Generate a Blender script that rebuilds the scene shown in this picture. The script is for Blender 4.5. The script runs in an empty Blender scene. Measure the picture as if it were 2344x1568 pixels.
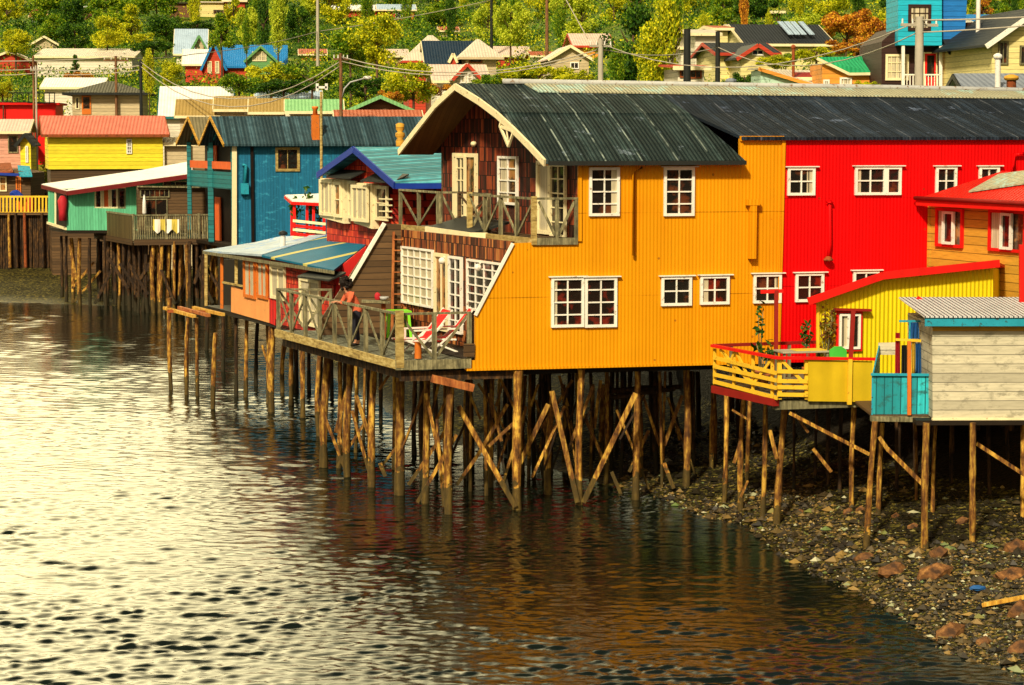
import bpy, math, random
import numpy as np
from mathutils import Vector, Matrix
random.seed(7)
C = bpy.context.scene.collection
sc = bpy.context.scene
# ---------------------------------------------------------------- camera, sky, sun, exposure
FP, CX, CY, YH, HC = 5000.0, 1172.0, 784.0, 300.0, 8.85   # focal length, centre, horizon in 2344 px wide units; camera height
PITCH = math.atan((CY-YH)/FP)
cam = bpy.data.cameras.new('camera'); cam_o = bpy.data.objects.new('camera', cam); C.objects.link(cam_o)
cam.sensor_width = 36; cam.lens = 36*FP/2344; cam.clip_start = .5; cam.clip_end = 3000
cam_o.location = (0, 0, HC); cam_o.rotation_euler = (math.pi/2-PITCH, 0, 0)
sc.camera = cam_o
SUN = Vector((-.27, -.72, .66)).normalized()
w = bpy.data.worlds.new('World'); sc.world = w; w.use_nodes = True
nt = w.node_tree; nt.nodes.clear()
sky = nt.nodes.new('ShaderNodeTexSky'); sky.sky_type = 'NISHITA'; sky.sun_disc = False
sky.sun_elevation = math.asin(SUN.z); sky.sun_rotation = math.atan2(SUN.x, SUN.y)
sky.dust_density = 4; sky.air_density = 1.0; sky.ozone_density = .3
tint = nt.nodes.new('ShaderNodeMix'); tint.data_type = 'RGBA'; tint.blend_type = 'MULTIPLY'; tint.inputs[0].default_value = 1
tint.inputs[7].default_value = (1.0, .84, .56, 1)
bg = nt.nodes.new('ShaderNodeBackground'); bg.inputs[1].default_value = .06
wo = nt.nodes.new('ShaderNodeOutputWorld')
nt.links.new(sky.outputs[0], tint.inputs[6])
# a bright veil of thin evening cloud low over the left shore
tc = nt.nodes.new('ShaderNodeTexCoord'); dp = nt.nodes.new('ShaderNodeVectorMath'); dp.operation = 'DOT_PRODUCT'; dp.inputs[1].default_value = Vector((-.42, .84, .36)).normalized()
cr = nt.nodes.new('ShaderNodeValToRGB'); cr.color_ramp.interpolation = 'EASE'; cr.color_ramp.elements[0].position = .835; cr.color_ramp.elements[0].color = (0, 0, 0, 1); cr.color_ramp.elements[1].position = 1.0; cr.color_ramp.elements[1].color = (66, 56, 29, 1)
ad = nt.nodes.new('ShaderNodeMix'); ad.data_type = 'RGBA'; ad.blend_type = 'ADD'; ad.inputs[0].default_value = 1
nt.links.new(tc.outputs['Generated'], dp.inputs[0]); nt.links.new(dp.outputs['Value'], cr.inputs[0]); nt.links.new(tint.outputs[2], ad.inputs[6]); nt.links.new(cr.outputs[0], ad.inputs[7]); nt.links.new(ad.outputs[2], bg.inputs[0]); nt.links.new(bg.outputs[0], wo.inputs[0])
sl = bpy.data.lights.new('sun', 'SUN'); sl.energy = 3.9; sl.angle = math.radians(4.0); sl.color = (1, .88, .62)
so = bpy.data.objects.new('sun', sl); C.objects.link(so); so.rotation_euler = SUN.to_track_quat('Z', 'Y').to_euler()
sc.view_settings.view_transform = 'Standard'; sc.view_settings.look = 'None'
sc.view_settings.exposure = .45; sc.view_settings.gamma = 1
# ---------------------------------------------------------------- measuring helpers
FWD = Vector((0, math.cos(PITCH), -math.sin(PITCH))); UP = Vector((0, math.sin(PITCH), math.cos(PITCH))); EYE = Vector((0, 0, HC))
def ray(x, y): return Vector((1, 0, 0))*(x-CX) + FWD*FP + UP*(CY-y)
def atY(x, y, Y): d = ray(x, y); return EYE + d*(Y/d.y)
def atZ(x, y, z): d = ray(x, y); return EYE + d*((z-HC)/d.z)
def lerp(a, b, t): return a+(b-a)*t
ZV = Vector((0, 0, 1))
def smooth(a, b, x): t = min(1, max(0, (x-a)/(b-a))); return t*t*(3-2*t)
class Fac:                                   # a vertical plane: a wall's face
    def __init__(s, p, u):
        s.p = Vector((p[0], p[1], 0)); s.u = Vector((u[0], u[1], 0)).normalized(); s.n = Vector((s.u.y, -s.u.x, 0))
    def px(s, x, y, off=0):
        d = ray(x, y); p = s.p + s.n*off
        return EYE + d*((p-EYE).dot(s.n)/d.dot(s.n))
    def sz(s, x, y): q = s.px(x, y); return (q-s.p).dot(s.u), q.z
    def P(s, a, z, off=0): q = s.p + s.u*a + s.n*off; return Vector((q.x, q.y, z))
# ---------------------------------------------------------------- mesh builder
class MB:
    def __init__(s): s.v = []; s.f = []; s.m = []; s.s = []
    def add(s, vs, fs, mi=0, sm=False):
        o = len(s.v); s.v += [tuple(p) for p in vs]
        for f in fs: s.f.append(tuple(i+o for i in f)); s.m.append(mi); s.s.append(sm)
    def box(s, c, a, b, h, mi=0):            # centre and three half vectors
        c = Vector(c); P = [c+a*i+b*j+h*k for k in (-1, 1) for j in (-1, 1) for i in (-1, 1)]
        s.add(P, [(0, 2, 3, 1), (4, 5, 7, 6), (0, 1, 5, 4), (2, 6, 7, 3), (0, 4, 6, 2), (1, 3, 7, 5)], mi)
    def beam(s, p, q, w, h, mi=0, side=None):
        p = Vector(p); q = Vector(q); d = q-p; L = d.length
        if L < 1e-6: return
        d /= L
        a = side.copy() if side is not None else (ZV.cross(d) if abs(d.z) < .95 else Vector((1, 0, 0)))
        a = (a-d*a.dot(d)).normalized(); b = d.cross(a)
        s.box((p+q)/2, d*(L/2), a*(w/2), b*(h/2), mi)
    def tube(s, p, q, r0, r1=None, n=8, mi=0, bend=0, rings=1, jit=0):
        r1 = r0 if r1 is None else r1; p = Vector(p); q = Vector(q); d = (q-p).normalized()
        a = d.cross(Vector((.3, .9, .1)) if abs(d.z) > .8 else ZV).normalized(); b = d.cross(a)
        vs = []; ph = random.random()*6.28
        for k in range(rings+1):
            t = k/rings; c = lerp(p, q, t) + a*(bend*math.sin(math.pi*t)) + b*(bend*.5*math.sin(2.3*math.pi*t+ph)*(t*(1-t)*4)); r = lerp(r0, r1, t)*(1+jit*(random.random()-.5))
            for i in range(n):
                w_ = 2*math.pi*i/n; vs.append(c + (a*math.cos(w_)+b*math.sin(w_))*r)
        fs = [(k*n+i, k*n+(i+1) % n, (k+1)*n+(i+1) % n, (k+1)*n+i) for k in range(rings) for i in range(n)]
        s.add(vs, fs, mi, True); s.add(vs[:n], [tuple(range(n))[::-1]], mi); s.add(vs[-n:], [tuple(range(n))], mi)
    def prism(s, pts, ext, mi=0):            # polygon pushed along a vector
        n = len(pts); P = [Vector(p) for p in pts]; Q = [p+ext for p in P]
        s.add(P+Q, [tuple(range(n))[::-1], tuple(range(n, 2*n))]+[(i, (i+1) % n, n+(i+1) % n, n+i) for i in range(n)], mi)
    def pathtube(s, pts, r, n=6, mi=0):
        P = [Vector(p) for p in pts]; vs = []; k = len(P)
        for i in range(k):
            d = (P[min(i+1, k-1)]-P[max(i-1, 0)]).normalized(); a = d.cross(Vector((.21, .1, .97))).normalized(); b = d.cross(a)
            rr = r[i] if isinstance(r, (list, tuple)) else r
            vs += [P[i]+(a*math.cos(6.2832*j/n)+b*math.sin(6.2832*j/n))*rr for j in range(n)]
        s.add(vs, [(i*n+j, i*n+(j+1) % n, (i+1)*n+(j+1) % n, (i+1)*n+j) for i in range(k-1) for j in range(n)]+[tuple(range(n))[::-1], tuple(range((k-1)*n, k*n))], mi, True)
    def lathe(s, c, prof, n=12, mi=0):       # prof: (radius, height)
        c = Vector(c); vs = [c+Vector((r*math.cos(6.2832*i/n), r*math.sin(6.2832*i/n), z)) for r, z in prof for i in range(n)]; k = len(prof)
        s.add(vs, [(j*n+i, j*n+(i+1) % n, (j+1)*n+(i+1) % n, (j+1)*n+i) for j in range(k-1) for i in range(n)]+[tuple(range(n))[::-1], tuple(range((k-1)*n, k*n))], mi, True)
    def blob(s, c, r, mi=0, nz=.15, sub=1, axes=None):
        import bmesh
        bm = bmesh.new(); bmesh.ops.create_icosphere(bm, subdivisions=sub, radius=1)
        A = axes or (Vector((r[0], 0, 0)), Vector((0, r[1], 0)), Vector((0, 0, r[2])))
        o = []
        for v in bm.verts:
            k = 1+nz*(random.random()-.5)*2; o.append(Vector(c)+(A[0]*v.co.x+A[1]*v.co.y+A[2]*v.co.z)*k)
        s.add(o, [tuple(v.index for v in f.verts) for f in bm.faces], mi, nz < .05); bm.free()
    def build(s, name, mats, par=None, smooth_all=False):
        if not isinstance(mats, (list, tuple)): mats = [mats]
        if par is None:
            A = np.array(s.v); off = Vector((float((A[:, 0].min()+A[:, 0].max())/2), float((A[:, 1].min()+A[:, 1].max())/2), float(A[:, 2].min())))
        else: off = Vector(par.get('_o', (0, 0, 0)))
        me = bpy.data.meshes.new(name); me.from_pydata([(x-off.x, y-off.y, z-off.z) for x, y, z in s.v], [], s.f)
        for m in mats: me.materials.append(m)
        me.polygons.foreach_set('material_index', s.m); me.polygons.foreach_set('use_smooth', [True]*len(s.f) if smooth_all else s.s); me.update()
        o = bpy.data.objects.new(name, me); C.objects.link(o)
        if par is None: o.location = off
        else: o.parent = par
        o['_o'] = tuple(off)
        return o
def thing(name, label, cat, loc, group=None):
    o = bpy.data.objects.new(name, None); C.objects.link(o); o.location = loc; o.empty_display_size = .3
    o['_o'] = tuple(Vector(loc)); o['label'] = label; o['category'] = cat
    if group: o['group'] = group
    return o
def tag(o, label, cat, group=None, kind=None):
    if label: o['label'] = label
    if cat: o['category'] = cat
    if group: o['group'] = group
    if kind: o['kind'] = kind
    return o
# ---------------------------------------------------------------- materials
class NT:
    def __init__(s, name):
        s.m = bpy.data.materials.new(name); s.m.use_nodes = True; s.t = s.m.node_tree; s.b = s.t.nodes['Principled BSDF']; s.pos = None
    def n(s, typ, **kw):
        x = s.t.nodes.new('ShaderNode'+typ)
        for k, v in kw.items(): setattr(x, k, v)
        return x
    def l(s, a, b): s.t.links.new(a, b)
    def P(s):
        if s.pos is None: s.pos = s.n('TexCoord').outputs['Object']
        return s.pos
    def math(s, op, a, b=0.0, c=None):
        x = s.n('Math', operation=op)
        for i, v in enumerate((a, b, c)):
            if v is None: continue
            if isinstance(v, (int, float)): x.inputs[i].default_value = v
            else: s.l(v, x.inputs[i])
        return x.outputs[0]
    def dot(s, d, v=None):
        x = s.n('VectorMath', operation='DOT_PRODUCT'); s.l(v or s.P(), x.inputs[0]); x.inputs[1].default_value = tuple(d); return x.outputs['Value']
    def noise(s, scale, det=3, vec=None, st=None, rough=.6):
        x = s.n('TexNoise'); x.inputs['Scale'].default_value = scale; x.inputs['Detail'].default_value = det; x.inputs['Roughness'].default_value = rough
        v = vec or s.P()
        if st:
            q = s.n('VectorMath', operation='MULTIPLY'); s.l(v, q.inputs[0]); q.inputs[1].default_value = st; v = q.outputs[0]
        s.l(v, x.inputs['Vector']); return x.outputs['Fac']
    def ramp(s, f, stops):
        x = s.n('ValToRGB'); s.l(f, x.inputs[0]); e = x.color_ramp.elements
        while len(e) < len(stops): e.new(.5)
        for el, (p, c) in zip(e, stops): el.position = p; el.color = (c[0], c[1], c[2], 1) if not isinstance(c, (int, float)) else (c, c, c, 1)
        return x.outputs[0]
    def mix(s, f, a, b, bt='MIX'):
        x = s.n('Mix', data_type='RGBA', blend_type=bt)
        for i, v in ((0, f), (6, a), (7, b)):
            if isinstance(v, (int, float)): x.inputs[i].default_value = v
            elif isinstance(v, (tuple, list)): x.inputs[i].default_value = (v[0], v[1], v[2], 1)
            else: s.l(v, x.inputs[i])
        return x.outputs[2]
    def bump(s, h, dist, st=1.0, nrm=None):
        x = s.n('Bump'); x.inputs['Strength'].default_value = st; x.inputs['Distance'].default_value = dist; s.l(h, x.inputs['Height'])
        if nrm is not None: s.l(nrm, x.inputs['Normal'])
        return x.outputs[0]
    def done(s, col=None, rough=None, nrm=None, **kw):
        if col is not None:
            if isinstance(col, tuple): s.b.inputs['Base Color'].default_value = (*col[:3], 1)
            else: s.l(col, s.b.inputs['Base Color'])
        if rough is not None:
            if isinstance(rough, (int, float)): s.b.inputs['Roughness'].default_value = rough
            else: s.l(rough, s.b.inputs['Roughness'])
        if nrm is not None: s.l(nrm, s.b.inputs['Normal'])
        for k, v in kw.items(): s.b.inputs[k.replace('_', ' ')].default_value = v
        return s.m
def sc_(c, k): return tuple(min(1, x*k) for x in c)
def paint(name, col, var=.18, rough=.6, wear=0.0, wcol=(.16, .1, .06), bs=.004, scale=3):
    t = NT(name); a = t.noise(scale, 4); c = t.mix(a, sc_(col, 1-var*1.5), sc_(col, 1+var))
    g = t.noise(scale*.7, 3, st=(1, 1, .12)); c = t.mix(t.ramp(g, [(.5, 0.0), (.75, .35)]), c, sc_(col, .6))
    if wear: c = t.mix(t.ramp(t.noise(9, 6, rough=.7), [(.62-wear*.25, 0.0), (.66-wear*.2, 1.0)]), c, wcol)
    return t.done(c, rough, t.bump(t.noise(25, 4), bs, .6), Specular_IOR_Level=.15)
def corrug(name, col, d, pitch=.09, amp=.012, var=.15, sheet=0, joint=0, jcol=None, patches=None, rough=.45, stain=.35, lower=None):
    t = NT(name); q = t.dot(d); f = t.math('SINE', t.math('MULTIPLY', q, 2*math.pi/pitch))
    a = t.noise(1.3, 5, rough=.65); c = t.mix(a, sc_(col, 1-var*1.6), sc_(col, 1+var))
    g = t.noise(1.1, 4, st=(2.5, 2.5, .25)); c = t.mix(t.ramp(g, [(.48, 0.0), (.8, stain)]), c, sc_(col, .35))
    fl = t.math('FLOOR', t.math('DIVIDE', q, pitch*9)); wn = t.n('TexWhiteNoise', noise_dimensions='1D'); t.l(fl, wn.inputs['W'])
    c = t.mix(t.math('MULTIPLY', wn.outputs[0], .16), c, sc_(col, .5))
    wr = t.n('TexWhiteNoise', noise_dimensions='1D'); t.l(t.math('FLOOR', t.math('DIVIDE', q, pitch)), wr.inputs['W'])
    if joint: c = t.mix(t.math('MULTIPLY', t.math('POWER', wr.outputs[0], 2.0), t.ramp(t.noise(1.6, 5, rough=.7), [(.35, .15), (.62, .9)])), c, sc_(col, 3.4))
    if sheet:                                # overlapping sheet edges, nail rust
        zz = t.dot((0, 0, 1)); l1 = t.math('LESS_THAN', t.math('FRACT', t.math('DIVIDE', t.math('ADD', zz, .37), sheet)), .011)
        l2 = t.math('LESS_THAN', t.math('FRACT', t.math('DIVIDE', q, .86)), .014); ln = t.math('MAXIMUM', l1, t.math('MULTIPLY', l2, .45))
        c = t.mix(t.math('MULTIPLY', ln, t.ramp(t.noise(.9, 3), [(.42, .1), (.6, .75)])), c, sc_(col, .3))
        vv = t.n('TexVoronoi'); t.l(t.P(), vv.inputs['Vector']); vv.inputs['Scale'].default_value = 1.6
        c = t.mix(t.math('MULTIPLY', t.math('LESS_THAN', vv.outputs['Distance'], .05), .6), c, (.12, .04, .01))
        c = t.mix(t.ramp(t.noise(.35, 4), [(.5, 0.0), (.75, .4)]), c, (col[0]*.8, col[1]*.5, col[2]))
    if joint:
        fr = t.math('FRACT', t.math('DIVIDE', q, joint)); line = t.math('LESS_THAN', fr, .045)
        brk = t.ramp(t.noise(2.2, 4), [(.42, .0), (.6, .8)]); c = t.mix(t.math('MULTIPLY', line, brk), c, jcol)
    if patches:
        c = t.mix(t.ramp(t.noise(patches[1], 8, rough=.75), [(patches[2], 0.0), (patches[2]+.06, 1.0)]), c, patches[0])
    return t.done(c, rough, t.bump(f, amp, 1.0), Specular_IOR_Level=.10)
def boards(name, col, d=(0, 0, 1), pitch=.15, var=.25, gap=.09, rough=.7, wear=0.0, wcol=(.3, .25, .18), amp=.02, gcol=None, saw=True):
    t = NT(name); q = t.math('DIVIDE', t.dot(d), pitch); fr = t.math('FRACT', q); fl = t.math('FLOOR', q)
    wn = t.n('TexWhiteNoise', noise_dimensions='1D'); t.l(fl, wn.inputs['W'])
    c = t.mix(wn.outputs[0], sc_(col, 1-var), sc_(col, 1+var))
    st = (1.2, 1.2, 9) if d[2] == 1 else (9, 9, .9)
    gr = t.noise(2.2, 5, st=st, rough=.6); c = t.mix(t.ramp(gr, [(.4, 0.0), (.75, .55)]), c, sc_(col, .45))
    if wear: c = t.mix(t.ramp(t.noise(2.5, 6, st=(1, 1, 2), rough=.7), [(.6-wear*.3, 0.0), (.68-wear*.2, .9)]), c, wcol)
    ln = t.math('LESS_THAN', fr, gap); c = t.mix(ln, c, gcol or sc_(col, .22))
    h = fr if saw else t.math('SUBTRACT', 1.0, ln)
    h2 = t.math('ADD', t.math('MULTIPLY', h, -1.0 if saw else 1.0), t.math('MULTIPLY', gr, .25))
    return t.done(c, rough, t.bump(h2, amp, .8), Specular_IOR_Level=.25)
def shingles(name, cols, d, w_=.14, h_=.3):
    t = NT(name); cx = t.n('CombineXYZ'); t.l(t.dot(d), cx.inputs[0]); t.l(t.dot((0, 0, 1)), cx.inputs[1])
    b = t.n('TexBrick', offset=.5); t.l(cx.outputs[0], b.inputs['Vector']); b.inputs['Scale'].default_value = 1
    b.inputs['Brick Width'].default_value = w_; b.inputs['Row Height'].default_value = h_; b.inputs['Mortar Size'].default_value = .008; b.inputs['Mortar Smooth'].default_value = .1; b.inputs['Bias'].default_value = 0
    b.inputs['Color1'].default_value = (0, 0, 0, 1); b.inputs['Color2'].default_value = (1, 1, 1, 1); b.inputs['Mortar'].default_value = (0, 0, 0, 1)
    n = t.noise(6, 4, st=(1, 1, .3), rough=.6)
    f = t.math('ADD', t.math('MULTIPLY', b.outputs['Color'], .55), t.math('MULTIPLY', n, .5))
    c = t.ramp(f, [(.2, cols[0]), (.45, cols[1]), (.62, cols[2]), (.85, cols[3])])
    fr = t.math('FRACT', t.math('DIVIDE', t.dot((0, 0, 1)), h_))
    h = t.math('SUBTRACT', t.math('MULTIPLY', b.outputs['Fac'], -.6), fr)
    return t.done(t.mix(b.outputs['Fac'], c, sc_(cols[0], .4)), .75, t.bump(h, .03, .9), Specular_IOR_Level=.2)
def wood(name, lo, mid, hi, scale=2.5, st=(4, 4, .5), moss=None, rough=.8):
    t = NT(name); a = t.noise(scale, 6, st=st, rough=.65); b = t.noise(scale*3.1, 3)
    f = t.math('ADD', t.math('MULTIPLY', a, .75), t.math('MULTIPLY', b, .25))
    c = t.ramp(f, [(.38, lo), (.5, mid), (.62, hi)])
    oi = t.n('ObjectInfo'); c = t.mix(t.math('MULTIPLY', oi.outputs['Random'], .45), c, sc_(lo, 1.6))
    if moss:                                 # tide mark: wet and weed-stained below this height
        g = t.n('NewGeometry'); sx = t.n('SeparateXYZ'); t.l(g.outputs['Position'], sx.inputs[0])
        hh = t.math('ADD', sx.outputs[2], t.math('MULTIPLY', b, .9)); c = t.mix(t.math('MULTIPLY', t.math('LESS_THAN', hh, moss[0]), moss[1]), c, moss[2])
    return t.done(c, rough, t.bump(a, .02, .9), Specular_IOR_Level=.3)
def foliage(name, c0, c1, c2):
    t = NT(name); g = t.n('NewGeometry'); a = t.noise(.7, 4)
    f = t.math('ADD', t.math('MULTIPLY', g.outputs['Random Per Island'], .5), t.math('MULTIPLY', a, .5))
    c = t.ramp(f, [(.3, c0), (.5, c1), (.7, c2)])
    m = t.done(c, .6, None, Specular_IOR_Level=.2)
    tr = t.n('BsdfTranslucent'); t.l(c, tr.inputs[0]); mx = t.n('MixShader'); mx.inputs[0].default_value = .35
    t.l(t.b.outputs[0], mx.inputs[1]); t.l(tr.outputs[0], mx.inputs[2]); t.l(mx.outputs[0], t.t.nodes['Material Output'].inputs[0])
    return m
def glass(name, dark=(.012, .01, .008), warm=(.10, .03, .012), thr=.62):
    t = NT(name); c = t.mix(t.ramp(t.noise(2.4, 3), [(thr-.07, 0.0), (thr+.04, 1.0)]), dark, warm)
    return t.done(c, .07, t.bump(t.noise(1.1, 3), .05, .5), Specular_IOR_Level=.5)
U = Vector((.9707, .2403, 0)); G = Vector((-.4137, .9104, 0))
M = {}
M['orange'] = corrug('orange_corrugated_paint', (.72, .285, .003), U, .088, .004, .08, sheet=1.95, stain=.2)
M['red'] = corrug('red_corrugated_paint', (.68, .002, .003), U, .088, .0035, .06, sheet=2.1, stain=.2)
M['roof_dark'] = corrug('dark_corrugated_roofing', (.014, .024, .023), U, .1, .014, .35, joint=.88, jcol=(.28, .34, .29), patches=((.13, .17, .20), 1.7, .60), rough=.7)
M['roof_dark2'] = corrug('bluish_black_roofing', (.008, .013, .021), U, .1, .006, .4, joint=.95, jcol=(.09, .1, .12), rough=.7, patches=((.10, .13, .20), 1.1, .62))
M['roof_pale'] = corrug('weathered_pale_roofing', (.42, .40, .26), U, .1, .012, .3, patches=((.36, .5, .42), 1.2, .52), rough=.6)
M['cream'] = paint('cream_trim_paint', (.80, .70, .42), .1, wear=.05, wcol=(.35, .25, .12))
M['white'] = paint('white_window_paint', (.80, .77, .68), .1, wear=.12, wcol=(.38, .33, .25))
M['shingle'] = shingles('red_brown_shingles', [(.012, .004, .003), (.05, .012, .005), (.14, .018, .006), (.34, .07, .02)], G, .085, .36)
M['shingle_warm'] = shingles('orange_brown_shingles', [(.02, .006, .003), (.09, .025, .008), (.26, .06, .015), (.5, .2, .05)], G, .09, .3)
M['soffit'] = boards('varnished_soffit_boards', (.16, .075, .018), U, .12, .15, gap=.04, saw=False, amp=.004)
M['plank_dark'] = boards('dark_weathered_boards', (.10, .055, .022), (0, 0, 1), .16, .35, gcol=(.01, .006, .004))
M['glass'] = glass('dark_window_glass'); M['glass_red'] = glass('window_glass_with_red_curtain', (.014, .008, .006), (.16, .015, .008), .6)
M['glass_warm'] = glass('window_glass_over_warm_room', (.06, .03, .015), (.35, .16, .05), .5)
M['curtain'] = boards('pale_window_curtain', (.55, .48, .32), G, .07, .15, gap=.1, saw=False, amp=.01)
M['rail'] = wood('grey_green_railing_wood', (.06, .055, .03), (.17, .15, .075), (.36, .32, .17), 3)
M['rail_end'] = wood('ochre_edge_board', (.15, .10, .03), (.42, .30, .09), (.62, .5, .2), 3, st=(1, 1, 5))
M['deck'] = boards('grey_deck_boards', (.13, .135, .09), U, .13, .3, gap=.08, saw=False, amp=.01, wear=.25, wcol=(.05, .05, .03))
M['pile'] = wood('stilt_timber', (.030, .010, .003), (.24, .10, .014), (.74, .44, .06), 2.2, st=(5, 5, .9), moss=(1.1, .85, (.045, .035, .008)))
M['pile_dark'] = wood('shaded_stilt_timber', (.006, .003, .001), (.035, .016, .005), (.13, .06, .014), 2.2, st=(5, 5, .9), moss=(1.2, .8, (.02, .018, .006)))  # dark version of the stilt timber; under-house shade is put into the colour
M['plank_y'] = wood('bright_ochre_plank', (.28, .12, .015), (.55, .3, .03), (.8, .55, .12), 2)
M['plank_r'] = wood('rusty_red_plank', (.14, .04, .01), (.4, .12, .03), (.6, .25, .06), 2)
M['metal'] = paint('galvanised_metal', (.42, .43, .42), .2, .4, .2, (.2, .12, .06))
M['dark'] = paint('dark_paint', (.02, .022, .02), .3)
M['black'] = paint('black_paint', (.008, .008, .008), .2)
M['under'] = paint('dark_floor_joists', (.018, .012, .007), .4)
M['rust'] = paint('rusty_iron', (.28, .07, .02), .35, .8, .3, (.08, .03, .015))
# ---------------------------------------------------------------- parts used on every building
def window(par, fac, x0, y0, x1, y1, cols=2, rows=2, fr='white', gl='glass', fw=.06, off=.0, lintel=False, sill=False, name='window', curtain=None, lcol=None, rect=None, mw=.03):
    if rect: s0, z0, s1, z1 = rect
    else: s0, z1 = fac.sz(x0, y0); s1, z0 = fac.sz(x1, y1)
    mb = MB(); u, n = fac.u, fac.n; zc = (z0+z1)/2
    for s in (s0+fw/2, s1-fw/2): mb.beam(fac.P(s, z0, off+.03), fac.P(s, z1, off+.03), fw, .07, side=u)
    for z in (z0+fw/2, z1-fw/2): mb.beam(fac.P(s0+fw, z, off+.0305), fac.P(s1-fw, z, off+.0305), .066, fw, side=n)
    for i in range(1, cols): s = lerp(s0, s1, i/cols); mb.beam(fac.P(s, z0+fw, off+.028), fac.P(s, z1-fw, off+.028), mw, .04, side=u)
    for j in range(1, rows): z = lerp(z0, z1, j/rows); mb.beam(fac.P(s0+fw, z, off+.026), fac.P(s1-fw, z, off+.026), .038, mw, side=n)
    if lintel: mb.beam(fac.P(s0-.06, z1+.015, off+.05), fac.P(s1+.09, z1+.015, off+.05), .10, .022, side=n)
    if sill: mb.beam(fac.P(s0-.04, z0-.02, off+.06), fac.P(s1+.04, z0-.02, off+.06), .12, .04, side=n)
    o = mb.build(name, M[fr], par)
    p = MB(); p.box(fac.P((s0+s1)/2, zc, off+.006), u*((s1-s0)/2-fw*.8), n*.006, ZV*((z1-z0)/2-fw*.8)); p.build('pane', M[gl], o)
    if curtain:
        for a, b in curtain:
            q = MB(); q.box(fac.P(lerp(s0, s1, (a+b)/2), zc, off+.014), u*((s1-s0)*(b-a)/2-.01), n*.002, ZV*((z1-z0)/2-fw*.9)); q.build('curtain', M['curtain'], o)
    return o
def door(par, fac, x0, y0, x1, y1, fr='cream', gl='glass', cols=2, rows=4, off=0, name='door', panel=.3, rect=None):
    if rect: s0, z0, s1, z1 = rect
    else: s0, z1 = fac.sz(x0, y0); s1, z0 = fac.sz(x1, y1)
    mb = MB(); u, n = fac.u, fac.n; fw = .09; zp = lerp(z0, z1, panel)
    mb.box(fac.P((s0+s1)/2, (z0+zp)/2, off+.02), u*((s1-s0)/2), n*.02, ZV*((zp-z0)/2))
    for s in (s0+fw/2, s1-fw/2): mb.beam(fac.P(s, zp, off+.03), fac.P(s, z1, off+.03), fw, .06, side=u)
    mb.beam(fac.P(s0+fw, z1-fw/2, off+.0305), fac.P(s1-fw, z1-fw/2, off+.0305), .056, fw, side=n)
    for i in range(1, cols): s = lerp(s0, s1, i/cols); mb.beam(fac.P(s, zp, off+.028), fac.P(s, z1-fw, off+.028), .035, .04, side=u)
    for j in range(1, rows): z = lerp(zp, z1, j/rows); mb.beam(fac.P(s0+fw, z, off+.026), fac.P(s1-fw, z, off+.026), .038, .03, side=n)
    o = mb.build(name, M[fr], par)
    p = MB(); p.box(fac.P((s0+s1)/2, (zp+z1)/2, off+.006), u*((s1-s0)/2-fw*.8), n*.006, ZV*((z1-zp)/2-.02)); p.build('pane', M[gl], o)
    h = MB(); h.tube(fac.P(s1-fw*.5, lerp(z0, z1, .47), off+.06), fac.P(s1-fw*.5, lerp(z0, z1, .47), off+.11), .02, n=8); h.build('handle', M['metal'], o)
    return o
def railing(par, A, B, h, n, pat='V', mat='rail', pw=.08, low=.08, name='railing', top=None, first=True, last=True, topmat=None):
    """posts with a top rail and V or X bracing between A and B (floor points)"""
    d = (B-A); L = d.length; e = d/L; nn = Vector((e.y, -e.x, 0)).normalized(); mb = MB()
    for i in range(n+1):
        if (i == 0 and not first) or (i == n and not last): continue
        p = lerp(A, B, i/n); mb.box(p+ZV*(h/2), e*(pw/2), nn*(pw/2), ZV*(h/2))
    for i in range(n):
        p, q = lerp(A, B, i/n)+e*pw/2, lerp(A, B, (i+1)/n)-e*pw/2
        if pat == 'V':
            a, b = (h-.04, low) if i % 2 == 0 else (low, h-.04)
            mb.beam(p+ZV*a, q+ZV*b, .03, .06, side=nn)
        elif pat == 'X':
            mb.beam(p+ZV*(h-.04), q+ZV*low, .025, .06, side=nn); mb.beam(p+ZV*low+nn*.03, q+ZV*(h-.04)+nn*.03, .025, .06, side=nn)
    o = mb.build(name, M[mat], par)
    t = MB(); t.beam(A+ZV*(h+.025)-e*.04, B+ZV*(h+.025)+e*.04, .1, .05, side=nn); t.build('top_rail', M[topmat or mat], o)
    return o
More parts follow.
